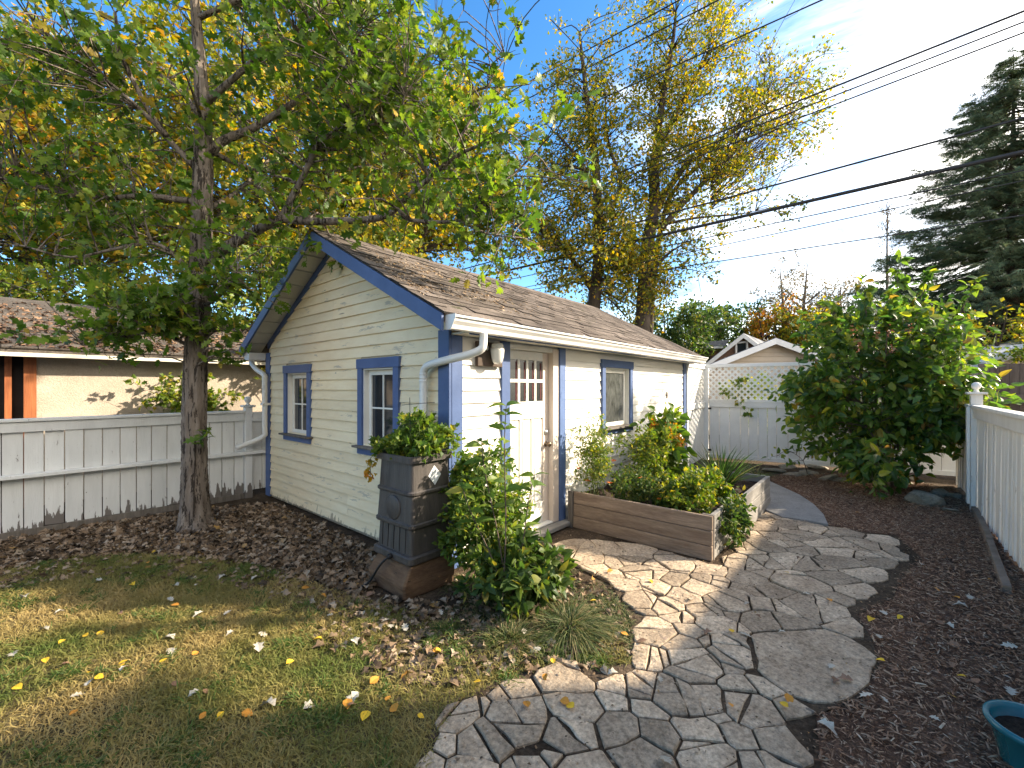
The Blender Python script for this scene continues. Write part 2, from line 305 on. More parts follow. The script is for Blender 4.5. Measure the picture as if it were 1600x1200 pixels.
def plant(name, label, cat, base, limbs, clumps, T, lmat, bmat, nleaf, size, trunk='trunk', crown='crown', group=None, twigs=3, twr=.004, droop=.0, upb=.6, brr=.012, seed=1, sides=7, wig=.06, spread=1.0, smoothk=3, flat=1.0, furrow=False):
    """limbs: arrays of (x,y,z,r); clumps: (x,y,z,rad). Branches run from the nearest limb to each clump, twigs through it, leaves along the twigs."""
    r = np.random.default_rng(seed); root = thing(name, label, cat, base, group); mb = MB(); samp = []
    for l in limbs:
        L = smooth_line(l, smoothk) if len(l) > 2 else np.array(l, float)
        if furrow and l is limbs[0]:
            L2 = smooth_line(l, 24); n0 = len(mb.v); mb.tube([p[:3] for p in L2], [p[3] for p in L2], 44)
            for i in range(len(L2)):
                z = L2[i][2]
                for j in range(44):
                    a = 2*math.pi*j/44; ph = 6*math.sin(1.3*z)+2.2*math.sin(5.1*z+a)+1.1*math.sin(13*z+2*a); f = abs(math.sin(5.5*a+ph*.5))*.6+abs(math.sin(9*a-ph*.8+1))*.4
                    k = 1+(f-.55)*.17+r.normal()*.022+(.22*max(0, .45-z)**2*(1+math.sin(5*a))*3 if z < .45 else 0); c = L2[i][:3]; v = mb.v[n0+i*44+j]; mb.v[n0+i*44+j] = tuple(c[q]+(v[q]-c[q])*k for q in range(3))
        else: mb.tube([p[:3] for p in L], [max(p[3], .002) for p in L], sides)
        samp.append(L[max(1, len(L)//5):])
    samp = np.vstack(samp); LP = []; LD_ = []; LS = []
    for c in clumps:
        c = np.array(c, float); cen, rad = c[:3], c[3]
        dv = cen-samp[:, :3]; dist = np.linalg.norm(dv, axis=1)+np.maximum(0, -(dv[:, 2]))*1.2
        s = samp[np.argmin(dist)]; a = s[:3]; ln = np.linalg.norm(cen-a)
        mid = (a+cen)/2+r.normal(size=3)*wig*ln+np.array([0, 0, .10*ln])
        r0 = min(s[3]*.6, brr*(.5+ln)); pts = smooth_line([a, mid, cen], 2) if ln > .05 else np.array([a, cen+1e-3])
        if ln > .02: mb.tube(pts, np.linspace(max(r0, twr*1.5), twr, len(pts)), 4, False)
        od = unit((cen-a)[None])[0] if ln > .02 else np.array([0, 0, 1.])
        m = max(1, int(nleaf*(.7+.6*r.random()))); tw = []
        for k in range(twigs):
            d = unit((r.normal(size=3)+od*.9+np.array([0, 0, .25-droop]))[None])[0]*np.array([1, 1, flat]); tip = cen+d*rad*(.6+.6*r.random()); tw.append((cen, tip))
            if twr > .0015: mb.tube([cen, (cen+tip)/2+r.normal(size=3)*rad*.06, tip], [twr, twr*.8, twr*.5], 3, False)
        for k in range(m):
            p, q = tw[r.integers(len(tw))]; t = r.random()**.7*1.05; pos = p+(q-p)*t+r.normal(size=3)*rad*.16*spread
            d = unit(((q-p)/max(rad, 1e-6)*.8+r.normal(size=3)*.8+np.array([0, 0, -droop]))[None])[0]
            LP.append(pos); LD_.append(d); LS.append(size*(.65+.6*r.random()))
    mb.build(trunk, bmat, root, fix=False)
    n = len(LP); U = r.normal(size=(n, 3))*.7+np.array([0, 0, upb])
    scatter(crown, LP, LD_, U, LS, T, lmat, root)
    return root
def blob(cen, rad, n, cr, seed, hollow=.35, gap=.0, flatb=None):
    """clump centres inside an ellipsoid, denser towards the skin; gap drops lumps for holes"""
    r = np.random.default_rng(seed); out = []; ph = r.random(6)*6
    while len(out) < n:
        d = unit(r.normal(size=(1, 3)))[0]; t = (hollow+(1-hollow)*r.random())**.6
        lump = 1+.16*math.sin(3*math.atan2(d[1], d[0])+ph[0])+.14*math.sin(5*d[2]+ph[1])+.10*math.sin(7*d[0]+ph[2])
        p = np.array(cen)+d*np.array(rad)*t*lump
        if gap and (math.sin(p[0]*1.9+ph[3])+math.sin(p[1]*2.1+ph[4])+math.sin(p[2]*2.3+ph[5]))/3 < -1+gap*1.6: continue
        if flatb is not None and p[2] < flatb: continue
        out.append((*p, cr*(.7+.6*r.random())))
    return out
OAKL = [(.0, (.045, .09, .014)), (.35, (.085, .155, .02)), (.65, (.15, .22, .028)), (.93, (.20, .24, .035)), (.99, (.40, .26, .045))]
M['oakleaf'] = leafm('oak_leaf', OAKL, .5, .45)
M['yell'] = leafm('yellow_leaf', [(0, (.07, .10, .014)), (.42, (.15, .175, .022)), (.68, (.28, .25, .026)), (.88, (.48, .35, .024)), (1, (.52, .28, .02))], .45)
M['gold'] = leafm('gold_green_leaf', [(0, (.08, .12, .014)), (.4, (.19, .22, .024)), (.72, (.34, .30, .028)), (.92, (.52, .36, .025)), (1, (.52, .22, .02))], .45)
M['autumn'] = leafm('autumn_leaf', [(0, (.09, .13, .016)), (.5, (.24, .25, .028)), (.82, (.44, .33, .03)), (.95, (.54, .29, .026)), (1, (.45, .16, .02))], .45)
M['orange'] = leafm('orange_leaf', [(0, (.17, .16, .018)), (.35, (.42, .27, .024)), (.7, (.52, .22, .024)), (1, (.38, .11, .02))], .45)
M['green'] = leafm('green_leaf', [(0, (.025, .055, .012)), (.5, (.055, .10, .02)), (.85, (.11, .15, .025)), (1, (.22, .18, .03))], .4)
M['lime'] = leafm('lime_leaf', [(0, (.05, .10, .014)), (.5, (.12, .18, .022)), (.85, (.24, .26, .03)), (1, (.36, .28, .04))], .45)
M['lilac'] = leafm('lilac_leaf', [(0, (.045, .10, .02)), (.5, (.09, .165, .028)), (.82, (.16, .225, .032)), (.95, (.30, .31, .04)), (1, (.22, .13, .035))], .5, .36, .5)
M['needle'] = leafm('spruce_needle', [(0, (.08, .115, .06)), (.6, (.14, .19, .10)), (.92, (.19, .22, .10)), (1, (.22, .14, .08))], .2, .7, .2)
M['needled'] = leafm('dark_spruce_needle', [(0, (.02, .026, .018)), (.6, (.036, .045, .028)), (1, (.07, .06, .035))], .1, .7, .2)
M['pale'] = leafm('pale_dry_leaf', [(0, (.08, .075, .045)), (.5, (.15, .13, .08)), (1, (.28, .2, .09))], .35)
M['litter'] = leafm('dry_litter', [(0, (.045, .033, .024)), (.4, (.17, .115, .07)), (.75, (.31, .22, .145)), (.97, (.34, .28, .21)), (1, (.34, .19, .05))], .1, .8, .15)
M['grass'] = leafm('grass_blade', [(0, (.045, .085, .016)), (.30, (.10, .14, .03)), (.44, (.22, .20, .06)), (.64, (.40, .30, .12)), (1, (.54, .40, .18))], .3, .7, .2, patch=(1.1, 1.15))
M['mulch'] = leafm('mulch_chip', [(0, (.11, .06, .038)), (.45, (.25, .145, .09)), (.8, (.38, .24, .155)), (.95, (.38, .27, .18)), (1, (.55, .43, .31))], 0, .9, .1)
M['bush'] = leafm('bush_leaf', [(0, (.05, .105, .016)), (.5, (.11, .18, .026)), (.85, (.19, .25, .035)), (1, (.34, .30, .05))], .45, .5)
M['fl_or'] = leafm('orange_petal', [(0, (.55, .10, .01)), (1, (.6, .2, .02))], .3)
M['fl_wh'] = leafm('white_petal', [(0, (.6, .58, .5)), (1, (.75, .72, .62))], .3)
M['fl_rd'] = leafm('russet_seed', [(0, (.16, .05, .03)), (1, (.28, .12, .07))], .2)
M['lyel'] = surf('leaf_yellow', (.55, .32, .02), (.68, .44, .03), 12, bump=.1, vary=.15)
M['lora'] = surf('leaf_orange', (.48, .19, .025), (.58, .27, .04), 12, bump=.1, vary=.15)
M['lpal'] = surf('leaf_pale', (.36, .32, .25), (.50, .46, .38), 12, bump=.1, vary=.2)
M['lbrn'] = surf('leaf_brown', (.16, .085, .05), (.27, .16, .10), 12, bump=.1, vary=.2)
#@@SETTING
# ================================================================== SETTING
gr = MB(); R_ = 300
gr.add([(-R_, -R_, 0), (R_, -R_, 0), (R_, R_, 0), (-R_, R_, 0)], [(0, 1, 2, 3)])
tag(gr.build('ground', M['ground']), kind='structure')
# --- flagstone patio: a cell for every stone whose centre shows in the photograph
def inpoly(p, poly):
    x, y = p[0], p[1]; c = False; n = len(poly)
    for i in range(n):
        x0, y0 = poly[i][:2]; x1, y1 = poly[(i+1) % n][:2]
        if (y0 > y) != (y1 > y) and x < (x1-x0)*(y-y0)/(y1-y0)+x0: c = not c
    return c
STN = [(889,857),(896,874),(924,863),(955,861),(922,878),(955,881),(914,893),(879,881),(995,874),(996,858),(995,895),(1024,899),(1040,870),(1052,881),(1025,884),(1054,892),(955,902),(980,902),(1057,909),(1109,912),(1105,893),
(972,919),(965,930),(1021,921),(1095,921),(995,939),(1020,933),(1070,935),(1140,942),(1165,926),(1167,906),(1007,957),(1042,951),(1100,960),(1062,967),(1150,965),(1213,926),(1192,896),(1172,865),(1155,855),(1141,877),(1165,882),(1197,881),(1175,872),
(1187,825),(1185,839),(1210,840),(1230,822),(1226,832),(1228,850),(1192,855),(1250,840),(1252,860),(1242,882),(1245,907),(1187,810),(1212,982),(1275,952),(1075,990),(1160,990),(1020,990),(1065,1012),(1162,1020),(1140,1027),(1217,1025),(1195,1025),
(1040,1030),(1010,1027),(1085,1035),(1135,1042),(1200,1052),(1080,1057),(1057,1090),(1012,1077),(1160,1081),(1207,1080),(1103,1092),(1122,1101),(1175,1110),(1125,1119),(1220,1120),(1020,1112),(1257,1116),(1335,982),(1330,925),(1300,938),
(885,1067),(955,1070),(947,1102),(895,1112),(757,1115),(802,1090),(715,1120),(900,1045),(927,1045),(812,1128),(855,1128),(1400,872),(1375,857),(1320,832),(1385,845),(1345,852),(1367,879),(1277,850),(1305,866),(1262,884),(1320,882),(1355,897),(1290,906),(1250,912),(1267,827),(1290,832),(1227,808),
(760,1160),(830,1165),(890,1150),(960,1150),(1030,1160),(1090,1150),(1160,1155),(1225,1165),(1000,1200),(880,1200),(1110,1200),(1300,1160),(700,1165),(930,885),(980,880),(1085,880),(1215,955),(1185,950),(1120,980),(1110,1010),(985,975),(1245,800),(940,938)]+[(640+95*k+(j%2)*40, 1230+52*j) for j in range(3) for k in range(8)]
BIG = [(1297, 1050, .16), (1212, 982, .03), (1275, 952, .02), (1140, 942, .015), (1242, 882, .02)]
rw = np.random.default_rng(5)
seeds = [(G(x, y)[:2], float(rw.normal()*.010)) for x, y in STN if (x, y) not in [(b[0], b[1]) for b in BIG]]+[(G(x, y)[:2], w) for x, y, w in BIG]
PATIO = [G(*p)[:2] for p in [(846,852),(900,828),(1000,852),(1113,882),(1140,858),(1182,800),(1200,797),(1293,822),(1345,832),(1400,838),(1440,874),(1410,902),(1395,938),(1340,962),(1362,1000),(1374,1040),(1352,1090),(1275,1120),(1300,1400),(560,1400),(690,1110),(790,1062),(870,1030),(945,1050),(985,1035),(985,965),(955,915),(895,885)]]
for k in range(len(PATIO)):      # ghost centres outside the edge keep the border stones compact
    a, b = PATIO[k], PATIO[(k+1) % len(PATIO)]; L = np.linalg.norm(b-a); nn = np.array([-(b-a)[1], (b-a)[0]])/L
    if inpoly((a+b)/2+nn*.03, PATIO): nn = -nn
    for t in np.arange(.1, max(L, .11), .16): seeds.append((a+(b-a)*(t/L)+nn*.09, 0.0))
def clip(poly, n, c):
    o = []
    for i in range(len(poly)):
        a, b = poly[i], poly[(i+1) % len(poly)]; da, db = np.dot(a, n)-c, np.dot(b, n)-c
        if da <= 0: o.append(a)
        if (da < 0) != (db < 0) and abs(da-db) > 1e-12: o.append(a+(b-a)*(da/(da-db)))
    return o
patio = MB().add([(p[0], p[1], .009) for p in PATIO], [tuple(range(len(PATIO)))]).build('flagstone_patio', M['ground'], fix=False)
tag(patio, kind='structure')
r = np.random.default_rng(3); nst = 0
for i, (s, w) in enumerate(seeds):
    if not inpoly(s, PATIO): continue
    poly = [s+np.array(q) for q in ((-.75, -.75), (.75, -.75), (.75, .75), (-.75, .75))]
    for j, (q, w2) in enumerate(seeds):
        if j == i: continue
        d = q-s; L = np.linalg.norm(d)
        if L > 2.2 or L < 1e-4: continue
        poly = clip(poly, d/L, np.dot(s, d/L)+(L*L+w-w2)/(2*L)-(.002+.007*r.random()))
        if len(poly) < 3: break
    if len(poly) < 3: continue
    # pull cell corners that leave the patio back to it, so the border stays ragged
    cen = np.mean(poly, 0); pts = []
    for p in poly:
        k = 0
        while not inpoly(p, PATIO) and k < 12: p = p+(cen-p)*.12; k += 1
        pts.append(p)
    def stone(pts):
        global nst
        cen = np.mean(pts, 0); ring = []
        for k in range(len(pts)):
            a, b = pts[k], pts[(k+1) % len(pts)]; L = np.linalg.norm(b-a); n = max(1, int(L/.07)); nn = np.array([-(b-a)[1], (b-a)[0]])/max(L, 1e-6)
            if L < .012: continue
            bow = r.normal()*.10*min(L, .2)
            for t in range(n):
                u = t/n; p = a+(b-a)*u+nn*(bow*u*(1-u)+(r.normal()*min(.006, L*.04) if t else 0)); ring.append(p if t else p+(cen-p)*.02*r.random())
        if len(ring) < 3: return
        z = .017+.008*r.random(); tx, ty = r.normal(size=2)*.010; n = len(ring); vs = []
        for ins, dz in ((0, -.02), (0, -.004), (.008, 0)):
            for p in ring:
                d = cen-p; L = np.linalg.norm(d); q = p+d/max(L, 1e-6)*min(ins, L*.3); vs.append((q[0], q[1], max(.003, z+dz+(q-cen)[0]*tx+(q-cen)[1]*ty+r.normal()*(.0012 if ins else 0))))
        fs = [(a*n+k, a*n+(k+1) % n, (a+1)*n+(k+1) % n, (a+1)*n+k) for a in range(2) for k in range(n)]
        vs.append((cen[0], cen[1], z+.001)); fs += [(2*n+k, 2*n+(k+1) % n, 3*n) for k in range(n)]
        MB().add(vs, fs).build('flagstone', M['stone'], patio); nst += 1
    area = abs(sum(pts[k][0]*pts[(k+1) % len(pts)][1]-pts[(k+1) % len(pts)][0]*pts[k][1] for k in range(len(pts))))/2
    if area < .003: continue
    def shatter(pts, lev):      # many slabs have cracked into smaller angular pieces
        ar = abs(sum(pts[k][0]*pts[(k+1) % len(pts)][1]-pts[(k+1) % len(pts)][0]*pts[k][1] for k in range(len(pts))))/2
        if ar < .0015: return
        if ar < .2 and ar > .022 and r.random() < (.62, .35, 0)[lev]:
            an = r.random()*3.14; nv = np.array([math.cos(an), math.sin(an)]); c0 = np.dot(np.mean(pts, 0), nv)+r.normal()*.035
            for q in (clip(pts, nv, c0-.005), clip(pts, -nv, -(c0+.005))):
                if len(q) > 2: shatter(q, lev+1)
        else: stone(pts)
    shatter(pts, 0)
# --- concrete path slab beside the raised bed
SLAB = [G(*p)[:2] for p in [(1196,752),(1222,764),(1250,777),(1272,792),(1287,808),(1294,824),(1262,818),(1222,812),(1196,801),(1204,785)]]
m = MB(); m.prism([(p[0], p[1], .004) for p in SLAB], (0, 0, .035)); tag(m.build('path', M['concrete'], bevel=.006), kind='structure')
#@@SHED
# ================================================================== SHED
LX, LY = 5.64, 3.84; MIDY = LY/2; OVX, OVY = .27, .24; RZ, SLOPE = 3.24, .523
roofz = lambda y: RZ-SLOPE*abs(y-MIDY)
shed = thing('garden_shed', 'white clapboard shed with blue trim and a grey shingled gable roof', 'shed', (LX/2, LY/2, 0))
EXP = .1125
def clapboards(parent, axis, rows, mat, fixed, segs_fn):
    for k in range(rows):
        z0 = .06+k*EXP; z1 = z0+EXP+.012
        for (a0, a1, b0, b1) in segs_fn(z0, z1):      # a: extent at bottom edge, b: at top edge
            m = MB(); jit = rng.normal()*.0015; tb, tt = .024+jit, .006; dz = rng.normal()*.0012
            if axis == 'x':   # gable wall, boards run along y, outward -x
                vs = [(fixed, a0, z0+dz), (fixed-tb, a0, z0+dz), (fixed-tb, a1, z0+dz), (fixed, a1, z0+dz), (fixed, b0, z1), (fixed-tt, b0, z1), (fixed-tt, b1, z1), (fixed, b1, z1)]
            else:
                vs = [(a0, fixed, z0+dz), (a0, fixed-tb, z0+dz), (a1, fixed-tb, z0+dz), (a1, fixed, z0+dz), (b0, fixed, z1), (b0, fixed-tt, z1), (b1, fixed-tt, z1), (b1, fixed, z1)]
            m.add(vs, [(0, 1, 2, 3), (4, 7, 6, 5), (1, 5, 6, 2), (0, 3, 7, 4), (0, 4, 5, 1), (3, 2, 6, 7)])
            m.build('clapboard', mat, parent)
WING = [(.67, 1.39, .95, 1.84), (2.48, 3.24, .95, 1.83)]
def gable_segs(z0, z1):
    zc = (z0+z1)/2; lim = lambda z: max(0, MIDY-max(0, (z-roofz(0)+.10))/SLOPE)     # half width under the roof
    def h(z): return min(MIDY-.11, (RZ-.12-z)/SLOPE)
    h0, h1 = h(z0), h(z1)
    if h0 < .06: return []
    h1 = max(h1, .02)
    cuts = [w for w in WING if w[2]-.0 < zc < w[3]]; segs = []; a = MIDY-h0; b = MIDY-h1
    for w in cuts: segs.append((a, w[0]+.02, b, w[0]+.02)); a = b = w[1]-.02
    segs.append((a, MIDY+h0, b, MIDY+h1)); out = []
    for s in segs:       # occasional butt joint
        if s[1]-s[0] > 2.2 and rng.random() < .5:
            c = s[0]+(s[1]-s[0])*(.3+.4*rng.random()); out += [(s[0], c-.001, s[2], c-.001), (c+.001, s[1], c+.001, s[3])]
        else: out.append(s)
    return out
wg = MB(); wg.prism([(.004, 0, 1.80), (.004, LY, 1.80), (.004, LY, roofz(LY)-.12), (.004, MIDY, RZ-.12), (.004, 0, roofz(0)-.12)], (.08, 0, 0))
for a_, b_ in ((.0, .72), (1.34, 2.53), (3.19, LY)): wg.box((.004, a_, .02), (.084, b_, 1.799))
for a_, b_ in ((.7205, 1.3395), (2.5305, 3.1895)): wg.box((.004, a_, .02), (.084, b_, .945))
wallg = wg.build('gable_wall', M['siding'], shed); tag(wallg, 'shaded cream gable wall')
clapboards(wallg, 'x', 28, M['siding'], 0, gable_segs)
DOOR = (.70, 1.50); WINS = (2.54, 3.43, 1.02, 1.91)
def side_segs(z0, z1):
    zc = (z0+z1)/2; s = [(.12, .62), (1.70, LX-.09)]
    if WINS[2] < zc < WINS[3]: s = [(.12, .62), (1.70, WINS[0]+.02), (WINS[1]-.02, LX-.09)]
    out = []
    for a, b in s:
        if b-a > 3 and rng.random() < .35: c = a+(b-a)*(.25+.6*rng.random()); out += [(a, c-.001, a, c-.001), (c+.001, b, c+.001, b)]
        else: out.append((a, b, a, b))
    return out
m = MB(); m.box((.09, .004, .02), (DOOR[0], .08, 2.0)).box((DOOR[1]+.08, .004, .02), (2.59, .08, 2.0)).box((3.38, .004, .02), (LX, .08, 2.0)).box((2.5905, .004, .02), (3.3795, .08, 1.015)).box((2.5905, .004, 1.86), (3.3795, .08, 2.0)).box((DOOR[0], .004, 1.965), (DOOR[1]+.08, .08, 2.0))
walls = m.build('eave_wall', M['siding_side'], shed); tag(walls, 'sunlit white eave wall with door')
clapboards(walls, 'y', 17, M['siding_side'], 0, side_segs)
part('rear_wall', M['siding'], shed, lambda m: m.box((LX-.08, .09, .02), (LX, LY-.09, 2.0)))
part('back_wall', M['siding'], shed, lambda m: m.box((.09, LY-.08, .02), (LX, LY, 2.0)))
part('rear_gable', M['siding'], shed, lambda m: m.prism([(LX-.002, 0, 2.0), (LX-.002, LY, 2.0), (LX-.002, LY, roofz(LY)-.12), (LX-.002, MIDY, RZ-.12), (LX-.002, 0, roofz(0)-.12)], (-.07, 0, 0)))
# corner boards
for nm, a, b in (('gable', (-.032, -.032, .03), (-.001, .108, 2.03)), ('eave', (-.001, -.034, .03), (.122, -.002, 1.985)), ('gable', (-.032, LY-.108, .03), (-.001, LY+.03, 2.03)), ('far', (LX-.09, -.034, .03), (LX+.03, -.002, 1.985))):
    part('corner_board', M['blue'], shed, lambda m: m.box(a, b), .003)
# roof deck
th = .06; m = MB()
def slab(y0, y1):
    x0, x1 = -OVX, LX+OVX-.02
    n = -1 if y0 < MIDY else 1
    return [(x0, y0, roofz(y0)), (x1, y0, roofz(y0)), (x1, y1, roofz(y1)), (x0, y1, roofz(y1)), (x0, y0, roofz(y0)-th), (x1, y0, roofz(y0)-th), (x1, y1, roofz(y1)-th), (x0, y1, roofz(y1)-th)]
for y0, y1 in ((-OVY, MIDY), (MIDY, LY+OVY)):
    m.add(slab(y0, y1), [(0, 1, 2, 3), (4, 7, 6, 5), (0, 4, 5, 1), (1, 5, 6, 2), (2, 6, 7, 3), (3, 7, 4, 0)])
M['edge'] = surf('shingle_edge_shade', (.018, .016, .014), (.035, .03, .027), 9, bump=0, rough=1)  # dark cut edge that also paints in the shade line below each course
roof = m.build('roof', M['shingle'], shed, fix=False)
part('soffit_gap_shade', M['dark'], roof, lambda m: [m.prism([(-OVX+.002, y_, roofz(y_)-th-.0008), (-OVX+.002, MIDY, RZ-th-.0008), (-OVX+.002, MIDY, RZ-th-.0015), (-OVX+.002, y_, roofz(y_)-th-.0015)], (OVX-.035, 0, 0)) for y_ in (-OVY+.02, LY+OVY-.02)])  # near-black sheet added behind the soffit planks to paint shade in their gaps
TH = math.atan(SLOPE); SL = (MIDY+OVY)/math.cos(TH)
tabs = []; rs = np.random.default_rng(11); CE = .128
nc = int(SL/CE)
for c in range(nc+1):
    y = -.03+c*CE; x = -OVX-.02-(c % 2)*.15-.05*rs.random()
    while x < LX+OVX:
        w = .305; x0 = max(x, -OVX-.02); x1 = min(x+w-.008, LX+OVX-.01)
        if x1-x0 > .05: tabs.append((x0, x1, y, rs.normal()*.0025, rs.random()))
        x += w
def tabmesh(w, L, t=.007, sag=0):
    t *= 1.5
    m = MB(); m.add([(0, 0, 0), (w, 0, 0), (w, L, 0), (0, L, 0), (0, 0, t+sag), (w, 0, t), (w, L, t*.3), (0, L, t*.3)], [(0, 3, 2, 1), (4, 5, 6, 7), (0, 1, 5, 4), (1, 2, 6, 5), (2, 3, 7, 6), (3, 0, 4, 7)])
    return m
up = np.array([0, math.cos(TH), math.sin(TH)]); nrm = np.array([0, -math.sin(TH), math.cos(TH)])
def tabpos(t): return np.array([t[0], -OVY, roofz(-OVY)])+up*t[2]+nrm*(.004+t[4]*.003)
tabs.sort(key=lambda t: np.linalg.norm(tabpos(t)-CAMP))
base_me = {}
rest = MB(); ROTM = Matrix.Rotation(TH, 4, 'X')
for i, t in enumerate(tabs):
    if i < 300:
        key = round(t[1]-t[0], 2), int(t[4]*3)
        if key not in base_me:
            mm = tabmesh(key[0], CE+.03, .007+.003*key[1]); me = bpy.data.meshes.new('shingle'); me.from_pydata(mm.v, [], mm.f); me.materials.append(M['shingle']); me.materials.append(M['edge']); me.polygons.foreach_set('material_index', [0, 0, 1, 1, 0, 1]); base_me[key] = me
        o = link(bpy.data.objects.new('shingle', base_me[key]), roof); o.location = tabpos(t); o.rotation_euler = (TH+.045, 0, t[3]*2)
    else:
        mm = tabmesh(t[1]-t[0], CE+.03, .009); mat4 = Matrix.Translation(tabpos(t)) @ Matrix.Rotation(TH+.045, 4, 'X'); rest.add([mat4 @ Vector(v) for v in mm.v], mm.f)
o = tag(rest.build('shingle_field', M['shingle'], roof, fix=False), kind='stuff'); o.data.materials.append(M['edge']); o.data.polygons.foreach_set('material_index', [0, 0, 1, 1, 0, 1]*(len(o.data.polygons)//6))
part('ridge_cap', M['shingle'], roof, lambda m: m.prism([(-OVX-.02, MIDY-.13, RZ-.045), (-OVX-.02, MIDY, RZ+.03), (-OVX-.02, MIDY+.13, RZ-.045), (-OVX-.02, MIDY, RZ+.012)], (LX+2*OVX, 0, 0)))
# bargeboards, rake trim and soffit planks
for sgn in (-1, 1):
    ye = MIDY+sgn*(MIDY+OVY+.01)
    for xx, wd, dz, tk, nm in ((-OVX-.025, .135, .0, .024, 'bargeboard'), (-.030, .085, -.075, .028, 'rake_trim'), (LX+OVX-.015, .13, .0, .024, 'bargeboard')):
        yy = ye if nm == 'bargeboard' else MIDY+sgn*(MIDY-.03)
        pz = lambda y, d: RZ-SLOPE*abs(y-MIDY)+d
        part(nm, M['blue'], shed, lambda m: m.prism([(xx, MIDY+sgn*.001, pz(MIDY, dz-.004)), (xx, yy, pz(yy, dz-.004)), (xx, yy, pz(yy, dz-wd)), (xx, MIDY+sgn*.001, pz(MIDY, dz-wd))], (tk, 0, 0)), .002)
    n = 9; yl = MIDY+OVY
    for k in range(n):
        ya = MIDY+sgn*(.01+yl*k/n); yb = MIDY+sgn*(yl*(k+1)/n-.012)
        part('soffit_plank', M['soffit'], shed, lambda m: m.prism([(-OVX+.001, ya, pz(ya, -th-.002)), (-OVX+.001, yb, pz(yb, -th-.002)), (-OVX+.001, yb, pz(yb, -th-.02)), (-OVX+.001, ya, pz(ya, -th-.02))], (OVX-.03, 0, 0)))
part('fascia', M['blue'], shed, lambda m: m.box((.02, -OVY-.0, 1.975), (LX+OVX-.04, -OVY+.02, 2.045)))
part('eave_soffit', M['soffit'], shed, lambda m: m.box((.0, -OVY+.021, 1.988), (LX+OVX-.04, -.036, 2.0)))
part('soffit_return', M['whitet'], shed, lambda m: m.box((-OVX+.03, LY+.035, 1.93), (-.034, LY+OVY-.01, 2.03)))
# gutters: ogee profile swept along the eaves
def gutter(y, s, x0, x1):
    prof = [(0, .105), (0, 0), (.055, 0), (.062, .006), (.068, .035), (.092, .062), (.098, .085), (.112, .088), (.114, .105), (.104, .107), (.098, .094), (.086, .086), (.058, .04), (.052, .012), (.008, .01), (.008, .105)]
    return [(x0, y+s*a, 1.985+b) for a, b in prof], (x1-x0, 0, 0)
g1 = part('gutter', M['gutter'], shed, lambda m: m.prism(*gutter(-OVY-.003, -1, -.245, LX+OVX)), 0)
part('end_cap', M['gutter'], g1, lambda m: m.prism([(-.247, -OVY-.003, 1.983), (-.247, -OVY-.066, 1.983), (-.247, -OVY-.117, 2.07), (-.247, -OVY-.12, 2.095), (-.247, -OVY-.003, 2.095)], (-.004, 0, 0)))
for x in (1.55, 3.2, 4.8): part('hanger', M['gutter'], g1, lambda m: m.box((x, -OVY-.118, 2.083), (x+.025, -OVY-.004, 2.098)))
g2 = part('gutter', M['gutter'], shed, lambda m: m.prism(*gutter(LY+OVY+.003, 1, -.245, LX+OVX)), 0)
def spout(name, pts, parent=shed):
    L = smooth_line(pts, 4); m = MB(); m.tube(L, .034, 10); return m.build(name, M['gutter'], parent)
d1 = spout('downspout', [(.10, -OVY-.06, 1.99), (.10, -OVY-.06, 1.93), (.085, -OVY-.055, 1.86), (.03, -OVY+.03, 1.815), (-.06, -.02, 1.77), (-.085, .16, 1.735), (-.085, .225, 1.69), (-.085, .235, 1.6), (-.085, .235, 1.2), (-.085, .235, 1.0)])
for k, f in enumerate((1.60, 1.63, 1.66)): part('elbow_rib', M['gutter'], d1, lambda m: m.lathe((-.085, .235, f), [(.034, -.006), (.038, 0), (.034, .006)], 12))
d2 = spout('downspout', [(-.12, LY+OVY+.06, 1.985), (-.12, LY+OVY+.06, 1.9), (-.11, LY+.14, 1.80), (-.085, LY-.06, 1.72), (-.085, LY-.09, 1.62), (-.085, LY-.09, 1.0), (-.09, LY-.085, .88), (-.2, LY-.0, .80), (-.40, LY+.02, .73)])
for z in (1.3,): part('strap', M['gutter'], d2, lambda m: m.box((-.126, LY-.135, z), (-.024, LY-.045, z+.03)))
